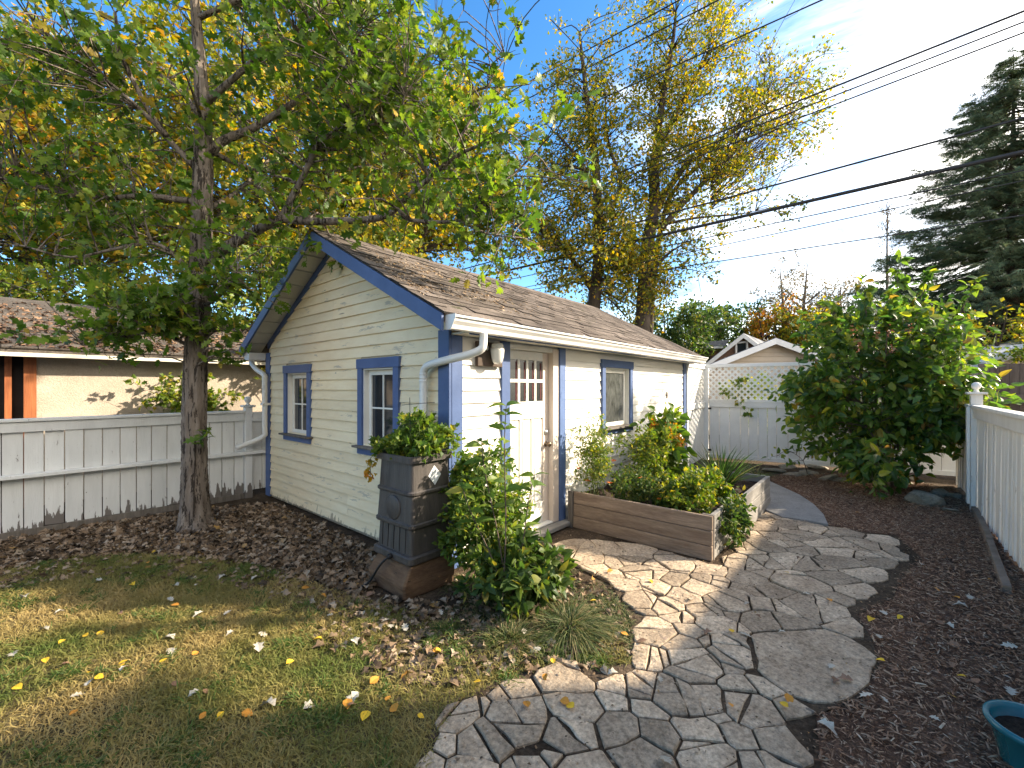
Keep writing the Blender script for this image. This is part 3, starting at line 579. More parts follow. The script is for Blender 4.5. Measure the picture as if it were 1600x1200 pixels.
# windows
def window(axis, a0, a1, z0, z1, label, head=.1, panes=(2, 2), recess=.065, sillw=.05, pm='glass'):
    def bx(m, a, b, d0, d1, zz0, zz1):
        if axis == 'x': m.box((d0, a, zz0), (d1, b, zz1))
        else: m.box((a, d0, zz0), (b, d1, zz1))
        return m
    t = .085; wroot = part('window', M['dark'], shed, lambda m: bx(m, a0+.03, a1-.03, .095, .10, z0-.02, z1-.02)); tag(wroot, label)
    hd = -.042
    part('head_trim', M['blue'], wroot, lambda m: bx(m, a0-.015, a1+.015, hd-.004, .0, z1-head, z1), .002)
    for a in (a0, a1-t): part('side_trim', M['blue'], wroot, lambda m: bx(m, a, a+t, hd, .0, z0+.001, z1-head-.001), .002)
    part('apron', M['blue'], wroot, lambda m: bx(m, a0, a1, hd-.002, .0, z0-.085, z0-.022), .002)
    part('sill', M['bare'], wroot, lambda m: bx(m, a0-.03, a1+.03, hd-sillw, .05, z0-.02, z0+.002), .004)
    ia, ib, iz0, iz1 = a0+t+.001, a1-t-.001, z0+.003, z1-head-.001; cw = .035
    for a in (ia, ib-cw*.4): part('reveal', M['white'], wroot, lambda m: bx(m, a, a+cw*.4, -.02, .07, iz0, iz1))
    part('reveal', M['white'], wroot, lambda m: bx(m, ia+cw*.4+.001, ib-cw*.4-.001, -.02, .07, iz1-.014, iz1))
    sa, sb, s0, s1 = ia+.016, ib-.016, iz0+.002, iz1-.016; sw = .05
    for a in (sa, sb-sw): part('sash_stile', M['white'], wroot, lambda m: bx(m, a, a+sw, .03, .058, s0, s1), .002)
    for z in (s0, s1-sw): part('sash_rail', M['white'], wroot, lambda m: bx(m, sa+sw+.001, sb-sw-.001, .03, .058, z, z+sw), .002)
    ga, gb, g0, g1_ = sa+sw, sb-sw, s0+sw, s1-sw; nx, nz_ = panes; mw = .016
    for k in range(1, nx): c = ga+(gb-ga)*k/nx; part('muntin', M['white'], wroot, lambda m: bx(m, c-mw/2, c+mw/2, .034, .056, g0+.001, g1_-.001))
    for k in range(1, nz_): c = g0+(g1_-g0)*k/nz_; part('muntin', M['white'], wroot, lambda m: bx(m, ga+.001, gb-.001, .036, .054, c-mw/2, c+mw/2))
    for i in range(nx):
        for j in range(nz_):
            A0 = ga+(gb-ga)*i/nx; A1 = ga+(gb-ga)*(i+1)/nx; Z0 = g0+(g1_-g0)*j/nz_; Z1 = g0+(g1_-g0)*(j+1)/nz_
            part('pane', M[pm], wroot, lambda m: bx(m, A0+.002, A1-.002, .044, .047, Z0+.002, Z1-.002))
    return wroot
window('x', *WING[0], 'gable window nearer the rain barrel')
window('x', *WING[1], 'gable window nearer the left fence')
ws = window('y', *WINS, 'recessed single pane window in the eave wall', panes=(1, 1), sillw=.07, pm='lace')
# door
for a, b in ((.62, .74), (1.585, 1.70)):
    part('door_trim', M['blue'] if a < 1 else M['blue_worn'], shed, lambda m: m.box((a, -.036, .05), (b, -.001, 1.985)), .003)
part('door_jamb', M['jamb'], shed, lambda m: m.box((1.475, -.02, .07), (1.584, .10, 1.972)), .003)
part('door_jamb', M['white'], shed, lambda m: m.box((.701, .0, .07), (.7395, .10, 1.972)))
part('door_head', M['white'], shed, lambda m: m.box((.7405, -.012, 1.925), (1.474, .10, 1.974)))
part('door_sill', M['bedgrey'], shed, lambda m: m.box((.62, -.13, .02), (1.72, .10, .065)), .006)
part('threshold', M['white'], shed, lambda m: m.box((.742, -.02, .066), (1.472, .09, .092)), .008)
door = part('door', M['white'], shed, lambda m: m.box((.742, .062, .094), (1.472, .088, 1.922))); tag(door, 'white panelled door with eight small panes')
def db(nm, mat, a, b, z0, z1, d0=.045, d1=.0615, bev=.003): return part(nm, mat, door, lambda m: m.box((a, d0, z0), (b, d1, z1)), bev)
DA, DB_ = .742, 1.472; gx0, gx1, gz0, gz1 = DA+.085, DB_-.10, 1.40, 1.83
db('stile', M['white'], DA, gx0, .094, 1.922); db('stile', M['jamb'], gx1, DB_, .094, 1.922)  # right stile in the darker jamb paint, standing in for the jamb's shadow
db('rail', M['white'], gx0+.001, gx1-.001, gz1, 1.922); db('rail', M['white'], gx0+.001, gx1-.001, 1.22, gz0); db('rail', M['white'], gx0+.001, gx1-.001, .094, .32)
pw = (gx1-gx0-.08)/3
for k in range(2): db('stile', M['white'], gx0+pw*(k+1)+.04*k, gx0+pw*(k+1)+.04*k+.04, .321, 1.219)
for k in range(3):
    a = gx0+k*(pw+.04); db('panel', M['white'], a+.014, a+pw-.014, .335, 1.205, .05, .0605, .006)
cw_ = (gx1-gx0)/4; ch_ = (gz1-gz0)/2
for k in range(1, 4): db('muntin', M['white'], gx0+cw_*k-.016, gx0+cw_*k+.016, gz0+.001, gz1-.001, .04, .06, .002)
db('muntin', M['white'], gx0+.001, gx1-.001, gz0+ch_-.017, gz0+ch_+.017, .042, .0585, .002)
for i in range(4):
    for j in range(2):
        db('pane', M['glassd'], gx0+cw_*i+(.017 if i else .002), gx0+cw_*(i+1)-(.017 if i < 3 else .002), gz0+ch_*j+(.018 if j else .002), gz0+ch_*(j+1)-(.018 if j == 0 else .002), .053, .0555, 0)
        db('curtain_edge', M['red'], gx0+cw_*(i+1)-.042, gx0+cw_*(i+1)-.018, gz0+ch_*j+.02, gz0+ch_*(j+1)-.02, .0505, .0525, 0)
part('deadbolt', M['steel'], door, lambda m: m.lathe((1.425, .045, 1.06), [(.028, 0), (.028, -.012), (.018, -.02), (.012, -.022)], 14, 'y'))
part('knob', M['brass'], door, lambda m: m.lathe((1.425, .045, .93), [(.03, 0), (.03, -.006), (.012, -.01), (.012, -.03), (.026, -.04), (.028, -.055), (.018, -.066), (.004, -.068)], 14, 'y'))
# wall lamp
lamp = part('wall_lamp', M['brown'], shed, lambda m: m.box((.275, -.062, 1.735), (.60, -.026, 1.955)), .004); tag(lamp, 'frosted white wall lamp on a brown board beside the door')
part('lamp_holder', M['white'], lamp, lambda m: m.lathe((.47, -.115, 1.905), [(.05, 0), (.055, .01), (.05, .035), (.02, .045)], 18))
part('lamp_jar', M['jar'], lamp, lambda m: m.lathe((.47, -.115, 1.905), [(.062, -.001), (.063, -.03), (.057, -.08), (.046, -.125), (.034, -.142), (.01, -.148)], 22))
part('lamp_arm', M['white'], lamp, lambda m: m.tube([(.47, -.063, 1.93), (.47, -.115, 1.93)], .012, 8))
part('outlet', M['whitet'], lamp, lambda m: m.lathe((.385, -.0625, 1.90), [(.022, 0), (.022, -.006), (.008, -.012)], 14, 'y'))
# small vertical mark on the eave wall
part('hook', M['bare'], shed, lambda m: m.box((4.72, -.05, 1.36), (4.735, -.026, 1.47)))
#@@FENCES
# ================================================================== FENCES
def finial_post(parent, x, y, w, z0, ztop, mat, name='post'):
    p = part(name, mat, parent, lambda m: m.box((x-w/2, y-w/2, z0), (x+w/2, y+w/2, ztop)), .004)
    part('post_cap', mat, p, lambda m: m.box((x-w*.85, y-w*.85, ztop+.001), (x+w*.85, y+w*.85, ztop+.028)), .006)
    part('ball_finial', mat, p, lambda m: m.lathe((x, y, ztop+.03), [(.03, 0), (.022, .015), (.02, .03), (.038, .05), (.046, .075), (.040, .102), (.022, .118), (.004, .122)], 18))
    return p
# left fence (runs along x at y about 4.0), boards traced from the photograph
fl = thing('board_fence', 'low white board fence with peeling paint behind the oak trunk', 'fence', (-2, 4.0, 0))
FY = 4.02
def ux(px, y): return _ux((px-CX)/FPX, y)     # x coordinate where the sight line of column px crosses the plane y
def _ux(k, y):
    # lat = k*depth, solve for x with y known
    dy = y-CAMP[1]; # lat = RT.(dx,dy), dep = FW.(dx,dy)
    return CAMP[0]+(k*FW[1]*dy-RT[1]*dy)/(RT[0]-k*FW[0])
edges = [-300, -262, -224, -187, -150, -112, -74, -36, 2, 37, 69, 101, 131, 160, 188, 213, 237, 261, 284, 306, 327, 347, 366, 381]
exs = [ux(p, FY) for p in edges]
for a, b in zip(exs[:-1], exs[1:]):
    gap = .006+.006*rng.random(); z0 = .06+rng.normal()*.012
    def f(m, a=a, b=b):
        t = rng.normal()*.006
        m.add([(a+gap/2, FY, z0), (b-gap/2, FY, z0+rng.normal()*.01), (b-gap/2, FY+.02, z0), (a+gap/2, FY+.02, z0), (a+gap/2, FY+t, 1.10), (b-gap/2, FY+t, 1.10), (b-gap/2, FY+.02, 1.10), (a+gap/2, FY+.02, 1.10)],
              [(0, 3, 2, 1), (4, 5, 6, 7), (0, 1, 5, 4), (1, 2, 6, 5), (2, 3, 7, 6), (3, 0, 4, 7)])
    part('board', M['fence'], fl, f, .002)
    # bare rotted foot of each board, a ragged band where the paint has gone
xa, xb = exs[0], exs[-1]
part('top_rail', M['fence'], fl, lambda m: m.box((xa, FY-.035, 1.085), (xb, FY-.008, 1.19)), .003)
part('cap_rail', M['fence'], fl, lambda m: m.box((xa, FY-.06, 1.192), (xb, FY+.06, 1.225)), .005)
part('middle_rail', M['fence'], fl, lambda m: m.box((xa, FY-.10, .615), (xb+.32, FY-.008, .655)), .004)
part('kick_board', M['bare'], fl, lambda m: m.box((xa, FY-.028, .0), (xb, FY-.006, .075)), .003)
finial_post(fl, xb+.05, FY, .09, 0, 1.27, M['fence'])
for k in range(2):
    a = xb+.10+k*.14; part('board', M['fence'], fl, lambda m: m.box((a, FY, .1), (a+.13, FY+.02, 1.10)), .002)
part('top_rail', M['fence'], fl, lambda m: m.box((xb+.096, FY-.035, 1.07), (xb+.46, FY-.008, 1.20)), .003)
# right fence along x at y = -3.64
fr = thing('picket_fence', 'tall white board fence with a flat cap rail on the right', 'fence', (3, -3.64, 0))
RY = -3.64; x = -.6; k = 0; posts = [5.42, 2.95]
while x < 7.2:
    w = .135+.02*rng.random(); g = .004+.008*rng.random(); top = 1.20; zb = .005+.03*rng.random(); tl = rng.normal()*.012
    wob = abs(rng.normal())*.02
    part('board', M['fencer'], fr, lambda m: m.add([(x, RY+wob, zb), (x+w, RY+wob*.3, zb), (x+w, RY-.02, zb), (x, RY-.02, zb), (x+tl*.2, RY, top), (x+w+tl*.2, RY, top), (x+w, RY-.02, top), (x, RY-.02, top)], [(0, 3, 2, 1), (4, 5, 6, 7), (0, 1, 5, 4), (1, 2, 6, 5), (2, 3, 7, 6), (3, 0, 4, 7)]), .002)
    x += w+g; k += 1
part('top_rail', M['fencer'], fr, lambda m: m.box((-.6, RY+.004, 1.17), (5.37, RY+.034, 1.29)), .004)
part('top_rail', M['fencer'], fr, lambda m: m.box((5.47, RY+.004, 1.17), (7.2, RY+.034, 1.29)), .004)
part('cap_rail', M['fencer'], fr, lambda m: m.box((-.6, RY-.06, 1.292), (5.36, RY+.06, 1.33)), .006)
part('cap_rail', M['fencer'], fr, lambda m: m.box((5.48, RY-.06, 1.292), (7.2, RY+.06, 1.33)), .006)
part('trim_strip', M['fencer'], fr, lambda m: m.box((5.372, RY+.056, .10), (5.468, RY+.085, 1.30)), .003)
finial_post(fr, 5.42, RY, .105, 0, 1.46, M['fencer'])
# back fence with lattice: from the shed's rear corner out to the gate line, then across
B0 = LD(4.12, 9.25); B1 = LD(7.55, 7.15)
bdir = unit((B1-B0)[None])[0]; bn = np.array([-bdir[1], bdir[0], 0]);
if np.dot(bn, CAMP-B0) < 0: bn = -bn
bl = np.linalg.norm(B1-B0)
gate = thing('lattice_fence', 'tall white board fence topped with diagonal lattice at the back', 'fence', B0)
def onb(a, z, off=0): p = B0+bdir*a+bn*off; return Vector((p[0], p[1], z))
def bbar(m, a0, a1, z0, z1, o0, o1):
    m.add([onb(a0, z0, o0), onb(a1, z0, o0), onb(a1, z0, o1), onb(a0, z0, o1), onb(a0, z1, o0), onb(a1, z1, o0), onb(a1, z1, o1), onb(a0, z1, o1)], [(0, 3, 2, 1), (4, 5, 6, 7), (0, 1, 5, 4), (1, 2, 6, 5), (2, 3, 7, 6), (3, 0, 4, 7)])
a = .12
while a < bl-.05:
    w = [.17, .2, .15, .19, .16][int(rng.integers(5))]; w = min(w, bl-a)
    part('board', M['lattice'], gate, lambda m: bbar(m, a+.003, a+w-.004, .06, 1.14, 0, .02), .002); a += w
part('rail', M['lattice'], gate, lambda m: bbar(m, .11, bl, 1.13, 1.24, .021, .045), .003)
part('bottom_rail', M['lattice'], gate, lambda m: bbar(m, .11, bl, .06, .14, .021, .04), .003)
part('lattice_rail', M['lattice'], gate, lambda m: bbar(m, .11, bl, 1.242, 1.30, .0, .05), .003)
part('top_rail', M['lattice'], gate, lambda m: bbar(m, .0, bl, 1.965, 2.035, -.01, .06), .004)
part('post', M['lattice'], gate, lambda m: bbar(m, 0, .10, 0, 1.96, -.04, .065), .004)
finial_post(gate, B1[0], B1[1], .11, 0, 2.12, M['lattice'])
def lattice(name, parent, pt, L, z0, z1, sp=.118, w=.036):
    m = MB(); H = z1-z0
    for s, off in ((1, .012), (-1, .022)):
        c = -H
        while c < L+H:
            # strip from (c,z0) to (c+H,z1) clipped to 0..L
            t0, t1 = 0.0, 1.0
            xa_, xb_ = (c, c+H) if s > 0 else (c+H, c)
            lo, hi = (0-xa_)/(xb_-xa_), (L-xa_)/(xb_-xa_)
            t0, t1 = max(0, min(lo, hi)), min(1, max(lo, hi))
            if t1-t0 > .02:
                P = pt(xa_+(xb_-xa_)*t0, z0+H*t0, off); Q = pt(xa_+(xb_-xa_)*t1, z0+H*t1, off); nv = (pt(0, 1, 1)-pt(0, 1, 0)); m.bar(P, Q, w, .008, nv)
            c += sp
    return tag(m.build(name, M['lattice'], parent), kind='stuff')
lattice('lattice_panel', gate, lambda a, z, o: onb(a+.11, z, o), bl-.12, 1.305, 1.96)
# return panel between shed corner and the post
R0 = np.array([LX+.06, .0, 0]); rd = unit((B0-R0)[None])[0]; rl = np.linalg.norm((B0-R0)[:2])-.06; rn = np.array([rd[1], -rd[0], 0])
if np.dot(rn, CAMP-R0) < 0: rn = -rn
ret = thing('lattice_gate', 'narrow white gate panel with lattice top beside the shed corner', 'gate', R0)
def onr(a, z, off=0): p = R0+rd*a+rn*off; return Vector((p[0], p[1], z))
def rbar(m, a0, a1, z0, z1, o0, o1): m.add([onr(a0, z0, o0), onr(a1, z0, o0), onr(a1, z0, o1), onr(a0, z0, o1), onr(a0, z1, o0), onr(a1, z1, o0), onr(a1, z1, o1), onr(a0, z1, o1)], [(0, 3, 2, 1), (4, 5, 6, 7), (0, 1, 5, 4), (1, 2, 6, 5), (2, 3, 7, 6), (3, 0, 4, 7)])
nb = int(rl/.17)
for k in range(nb): part('board', M['lattice'], ret, lambda m: rbar(m, .1+k*(rl-.1)/nb, .1+(k+1)*(rl-.1)/nb-.006, .06, 1.15, 0, .02), .002)
for z0, z1 in ((1.12, 1.24), (1.93, 1.985), (2.0, 2.04)): part('rail', M['lattice'], ret, lambda m: rbar(m, .1, rl, z0, z1, .021, .05), .003)
part('post', M['lattice'], ret, lambda m: rbar(m, .0, .095, 0, 2.0, -.04, .05), .004)
lattice('lattice_panel', ret, lambda a, z, o: onr(a+.1, z, o), rl-.1, 1.245, 1.93)
part('hinge', M['black'], gate, lambda m: bbar(m, .085, .16, 1.08, 1.12, .046, .056)); part('hinge', M['black'], gate, lambda m: bbar(m, .085, .16, .2, .24, .046, .056))
st = MB(); p0 = G(1091, 712); st.bar(p0+np.array([0, 0, .01]), Wd(1079, 655, 8.3), .05, .03)
tag(st.build('leaning_board', M['bare']), 'grey weathered board leaning against the lattice gate', 'board')
#@@BED
# ================================================================== RAISED BED
bed = thing('raised_bed', 'weathered plank raised garden bed along the shed wall', 'planter', (2.8, -.9, 0))
for k in range(3):
    z0 = .005+k*.133
    part('plank', M['bedwood'], bed, lambda m: m.box((1.655+.004*k, -1.60, z0), (1.70, -.16, z0+.128)), .004)
    part('plank', M['bedgrey'], bed, lambda m: m.box((1.74, -1.60, z0), (2.55, -1.556, z0+.126)), .004)
    part('plank', M['bedgrey'], bed, lambda m: m.box((2.5, -1.648, z0-.002), (4.03, -1.603, z0+.127)), .004)
    part('plank', M['bedgrey'], bed, lambda m: m.box((3.99, -1.60, z0), (4.03, -.12, z0+.128)), .004)
part('corner_post', M['bare'], bed, lambda m: m.box((1.701, -1.604, .0), (1.739, -1.50, .402)), .003)
part('corner_post', M['bare'], bed, lambda m: m.box((1.64, -.159, .0), (1.70, -.10, .40)), .003)
def bsoil(m):
    nx, ny = 16, 10; vs = [(1.702+(3.988-1.702)*i/nx, -1.555+(1.44)*j/ny, .30+.025*math.sin(i*1.7+j)+.02*rng.normal()) for j in range(ny+1) for i in range(nx+1)]
    m.add(vs, [(j*(nx+1)+i, j*(nx+1)+i+1, (j+1)*(nx+1)+i+1, (j+1)*(nx+1)+i) for j in range(ny) for i in range(nx)])
part('soil', M['soil'], bed, bsoil)
# ================================================================== RAIN BARREL
bc = np.array([-.29, .085])
def rrect(hw, hd, rr, z, n=5):
    pts = []
    for cx, cy, a0 in ((hw-rr, hd-rr, 0), (-hw+rr, hd-rr, 90), (-hw+rr, -hd+rr, 180), (hw-rr, -hd+rr, 270)):
        for k in range(n+1): a = math.radians(a0+90*k/n); pts.append((bc[0]+cx+rr*math.cos(a), bc[1]+cy+rr*math.sin(a), z))
    return pts
def loft(m, secs, cap=True):
    rings = [rrect(*s) for s in secs]; n = len(rings[0]); vs = [p for q in rings for p in q]
    fs = [(i*n+j, i*n+(j+1) % n, (i+1)*n+(j+1) % n, (i+1)*n+j) for i in range(len(rings)-1) for j in range(n)]
    if cap: fs += [tuple(range(n-1, -1, -1)), tuple((len(rings)-1)*n+j for j in range(n))]
    m.add(vs, fs)
ZB = .25
barrel = thing('rain_barrel', 'dark grey wood-look rain barrel standing on a log block by the corner', 'barrel', (bc[0], bc[1], ZB))
body = part('body', M['barrel'], barrel, lambda m: loft(m, [(.195, .225, .03, ZB+.05), (.185, .215, .03, ZB+.26), (.20, .232, .03, ZB+.262), (.187, .217, .03, ZB+.50), (.19, .22, .03, ZB+.502), (.178, .206, .03, ZB+.755)]))
for z0, z1, e in ((.0, .06, .225), (.255, .295, .213), (.495, .53, .205)):
    part('band', M['barrel'], barrel, lambda m: loft(m, [(e-.008, e+.02, .04, ZB+z0), (e, e+.028, .045, ZB+z0+.01), (e, e+.028, .045, ZB+z1-.01), (e-.012, e+.014, .04, ZB+z1)]), 0)
part('rim', M['barrel'], barrel, lambda m: loft(m, [(.195, .222, .04, ZB+.735), (.213, .240, .05, ZB+.74), (.213, .240, .05, ZB+.785), (.205, .232, .045, ZB+.79), (.185, .21, .04, ZB+.785), (.18, .205, .04, ZB+.76)]))
part('round_boss', M['barrel'], body, lambda m: m.lathe((bc[0]-.189, bc[1]-.0, ZB+.385), [(.092, .01), (.092, -.012), (.084, -.016), (.005, -.016)], 28, 'x'))
for k in range(5):          # stave grooves on the two visible faces
    y = bc[1]-.15+.075*k
    for z0, z1 in ((.07, .25), (.30, .49), (.535, .73)):
        if z0 == .30 and 0 < k < 4: continue
        part('stave_groove', M['black'], body, lambda m: m.bar((bc[0]-.1955+.03*(z0-.07), y, ZB+z0), (bc[0]-.1955+.035*(z1-.07)-.004*(z1 > .3), y*.99+.0, ZB+z1), .003, .004, (1, 0, 0)))
part('tap', M['black'], barrel, lambda m: m.lathe((bc[0]-.235, bc[1]-.02, ZB+.03), [(.016, .02), (.02, 0), (.02, -.02), (.008, -.024)], 10, 'x'))
sx = bc[0]+.03; yy = bc[1]-.2155
part('diamond_label', M['sticker'], body, lambda m: m.prism([(sx, yy, ZB+.55), (sx+.062, yy+.004, ZB+.625), (sx, yy+.010, ZB+.70), (sx-.062, yy+.004, ZB+.625)], (0, -.004, 0)))
part('soil', M['soil'], barrel, lambda m: m.box((bc[0]-.165, bc[1]-.19, ZB+.757), (bc[0]+.165, bc[1]+.19, ZB+.768)))
lg = MB()
lg.add([(-.535, -.13, .0), (-.525, .33, 0), (-.09, .32, 0), (-.10, -.17, 0), (-.50, -.15, .235), (-.475, .31, .245), (-.09, .31, .248), (-.10, -.15, .242), (-.56, -.15, .11), (-.545, .35, .12), (-.08, .34, .12), (-.09, -.18, .12)],
       [(0, 1, 9, 8), (8, 9, 5, 4), (1, 2, 10, 9), (9, 10, 6, 5), (2, 3, 11, 10), (10, 11, 7, 6), (3, 0, 8, 11), (11, 8, 4, 7), (4, 5, 6, 7), (0, 3, 2, 1)])
tag(lg.build('log_block', M['log'], bevel=.012), 'rough brown wooden block under the rain barrel', 'wood block')
hs_ = MB(); q = [(bc[0]-.25, bc[1]-.02, ZB+.03), (bc[0]-.30, bc[1]+.02, ZB-.03), (-.63, .22, .06), (-.72, .36, .015), (-.80, .46, .012)]
hs_.tube(smooth_line(q, 4), .009, 8); tag(hs_.build('hose', M['black']), 'short black hose running from the barrel tap to the ground', 'hose')
# wire plant support in the barrel
cg = MB()
for dx, dy in ((-.06, -.03), (.05, -.09)): cg.tube([(bc[0]+dx, bc[1]+dy, ZB+.76), (bc[0]+dx*1.1, bc[1]+dy, 1.47)], .0028, 5)
cg.tube([(bc[0]-.10, bc[1]+.03, 1.41), (bc[0]+.10, bc[1]-.13, 1.43)], .0025, 5); cg.tube([(bc[0]-.09, bc[1]+.02, 1.26), (bc[0]+.1, bc[1]-.13, 1.27)], .0025, 5)
tag(cg.build('wire_support', M['wirem']), 'thin wire plant support rising from the rain barrel', 'plant support')
#@@GARDEN PROPS
# ================================================================== teal pot, rocks, edging
pc = LD(2.11, 1.72)
pot = thing('plant_pot', 'teal glazed plant pot at the lower right on the mulch', 'pot', pc)
part('pot_wall', M['teal'], pot, lambda m: m.lathe((pc[0], pc[1], 0), [(.09, .001), (.105, .02), (.138, .16), (.145, .162), (.155, .168), (.157, .182), (.151, .192), (.139, .190), (.132, .175), (.125, .14)], 36))
part('soil', M['soil'], pot, lambda m: m.lathe((pc[0], pc[1], .14), [(.126, 0), (.12, .006), (.05, .012)], 20))
tb = [(1497, 770), (1523, 803), (1546, 852), (1573, 928)]
for k, nm in ((0, 'thin bowed timber edging the mulch by the far right fence'), (1, 'split timber edging lying near the right fence')):
    a, b = (G(*tb[0]), G(*tb[2])) if k == 0 else (G(*tb[2]), G(*tb[3])); mid = G(*tb[1]) if k == 0 else (a+b)/2+np.array([.02, 0, 0]); m = MB()
    L = smooth_line([a, mid, b], 3)
    m.add([v for p in L for v in ((p[0], p[1]-.03, .0), (p[0], p[1]+.025, .0), (p[0]+.004, p[1]+.02, .075-.02*k), (p[0], p[1]-.026, .082-.02*k))], [(i*4+j, i*4+(j+1) % 4, (i+1)*4+(j+1) % 4, (i+1)*4+j) for i in range(len(L)-1) for j in range(4)]+[(0, 3, 2, 1), tuple((len(L)-1)*4+j for j in range(4))])
    tag(m.build('edging_timber', M['timber']), nm, 'timber')
def rock(px, py, w, h, d, label, seed, mat='rock', group=None):
    import bmesh
    r = np.random.default_rng(seed); bm = bmesh.new(); bmesh.ops.create_icosphere(bm, subdivisions=2, radius=1)
    pl = unit(r.normal(size=(9, 3))); c = G(px, py)
    for v in bm.verts:
        p = np.array(v.co)
        for n in pl:
            s = np.dot(p, n)
            if s > .72: p = p-n*(s-.72)
        p = p*(1+.05*r.normal()); p = p*np.array([w, d, h]); v.co = p
    me = bpy.data.meshes.new('rock'); bm.to_mesh(me); bm.free(); me.materials.append(M[mat]); o = bpy.data.objects.new('rock', me); COL.objects.link(o); o.location = (c[0], c[1], h*.5); o.rotation_euler = (r.normal()*.1, r.normal()*.1, YAW-math.pi/2+r.normal()*.25)
    return tag(o, label, 'rock', group)
rock(1443, 788, .26, .13, .17, 'largest pale boulder on the mulch near the right fence', 1)
rock(1468, 776, .13, .09, .1, 'small rock leaning behind the pale boulder', 2)
rock(1492, 779, .12, .06, .09, 'low rock against the end of the edging timber', 3)
rock(1487, 800, .13, .035, .09, 'flat mossy rock in front of the edging timber', 4)
ORD = ['first', 'third', 'fourth', 'sixth', 'seventh', 'ninth', 'last', 'eighth', 'second', 'fifth']
for k, (px, py, w) in enumerate([(1212, 738, .28), (1243, 744, .22), (1262, 741, .24), (1290, 750, .22), (1320, 753, .20), (1405, 757, .22), (1424, 752, .18), (1385, 762, .14), (1230, 731, .2), (1275, 732, .22)]):
    rock(px, py, w, .05, .13, 'flat tan edging stone, %s from the left in the row before the back fence' % ORD[k], 20+k, group='flat stones edging the back bed')
#@@TREES
# ================================================================== OAK
def PL(seq, d0, d1, r0, r1):
    n = len(seq); out = []
    for i, (x, y) in enumerate(seq):
        t = i/max(1, n-1); p = Wd(x, y, d0+(d1-d0)*t); out.append((*p, r0+(r1-r0)*t))
    return out
TD = 4.66
tp = [(307, 832, .165), (305, 805, .135), (304, 740, .115), (304, 640, .108), (307, 540, .104), (313, 430, .100), (316, 320, .092), (318, 240, .085), (317, 170, .07), (312, 100, .058), (306, 20, .045), (300, -60, .035), (298, -160, .02)]
trunk = [(*Wd(x, y, TD), r_) for x, y, r_ in tp]; trunk[0] = (*G(307, 829), .17)
LIM = [trunk,
 PL([(320, 412), (345, 392), (375, 374), (405, 358), (440, 342), (480, 346), (560, 344), (605, 336), (640, 305), (687, 265), (727, 236), (790, 215)], TD, 4.1, .062, .012),
 PL([(440, 342), (458, 305), (472, 280), (487, 245), (495, 228), (532, 195), (548, 176), (549, 110), (552, 40)], 4.5, 4.2, .036, .012),
 PL([(625, 330), (642, 344), (717, 345), (748, 320), (800, 275), (835, 240)], 4.25, 3.9, .022, .008),
 PL([(532, 195), (560, 197), (600, 190), (625, 170), (632, 150)], 4.3, 4.1, .016, .006),
 PL([(325, 240), (345, 222), (372, 210), (400, 198), (467, 155), (540, 105), (575, 60), (620, 10)], TD, 4.9, .055, .014),
 PL([(467, 155), (465, 110), (470, 60)], 4.75, 4.7, .016, .006),
 PL([(322, 160), (345, 140), (400, 92), (440, 62), (500, 20)], TD, 4.3, .04, .012),
 PL([(312, 270), (285, 240), (252, 205), (215, 140), (190, 85), (180, 20)], TD, 4.3, .036, .012),
 PL([(308, 315), (280, 312), (230, 306), (175, 309), (120, 306), (82, 297), (0, 278), (-80, 270)], TD, 4.4, .036, .012),
 PL([(262, 212), (190, 145), (125, 95), (87, 67), (40, 20)], 4.45, 4.1, .022, .008),
 PL([(308, 440), (297, 425), (272, 398), (237, 380), (175, 390), (110, 402), (40, 385)], TD, 4.2, .028, .008),
 PL([(300, 545), (285, 535), (267, 527), (230, 520), (180, 530), (130, 540)], TD, 4.35, .022, .007),
 PL([(312, 480), (335, 470), (360, 445), (372, 420)], TD, 4.3, .016, .006),
 PL([(318, 200), (290, 150), (240, 110), (150, 60)], TD, 5.6, .03, .01),
 PL([(318, 230), (380, 260), (450, 270), (540, 265), (620, 245)], TD, 5.6, .03, .01),
 PL([(316, 330), (370, 300), (420, 250), (470, 210)], TD, 5.8, .028, .01),
 PL([(314, 360), (240, 350), (160, 350), (60, 330)], TD, 5.6, .026, .008),
 PL([(306, 30), (400, -10), (520, -40), (650, -50)], TD, 4.6, .03, .01),
 PL([(717, 345), (760, 365), (800, 370)], 4.05, 3.85, .010, .005),
 PL([(687, 265), (740, 180), (770, 120), (790, 90)], 4.15, 4.2, .014, .005)]
r = np.random.default_rng(21); cl = []
for l in LIM[1:]:
    L = smooth_line(l, 4)[:, :3]
    for i in range(len(L)):
        t = i/len(L)
        if t < .22: continue
        for k in range(r.integers(1, 4)):
            o_ = r.normal(size=3)*np.array([.24, .24, .17])+np.array([0, 0, .05]); c = L[i]+o_
            cl.append((*c, .16+.10*r.random()))
cl += blob(Wd(640, 170, 4.5), (.95, .95, .75), 120, .2, 5, .1)+blob(Wd(770, 320, 4.1), (.34, .34, .62), 46, .16, 6, .0)+blob(Wd(560, 60, 4.5), (1.1, 1.0, .6), 90, .2, 7, .1)+blob(Wd(120, 140, 4.4), (1.0, 1.0, .7), 70, .2, 8, .1)+blob(Wd(90, 330, 4.6), (.8, .8, .35), 40, .2, 9, .1)
cl += blob(Wd(265, 500, 4.4), (.50, .4, .34), 46, .15, 10, .0)+blob(Wd(345, 440, 4.35), (.28, .28, .22), 16, .14, 11, .0)+blob(Wd(180, 520, 4.4), (.42, .3, .2), 18, .13, 12, .0)+blob(Wd(350, 545, 4.4), (.16, .16, .3), 8, .13, 14, .0)
cl += [(*Wd(319, 683, 4.50), .06), (*Wd(322, 678, 4.48), .05)]
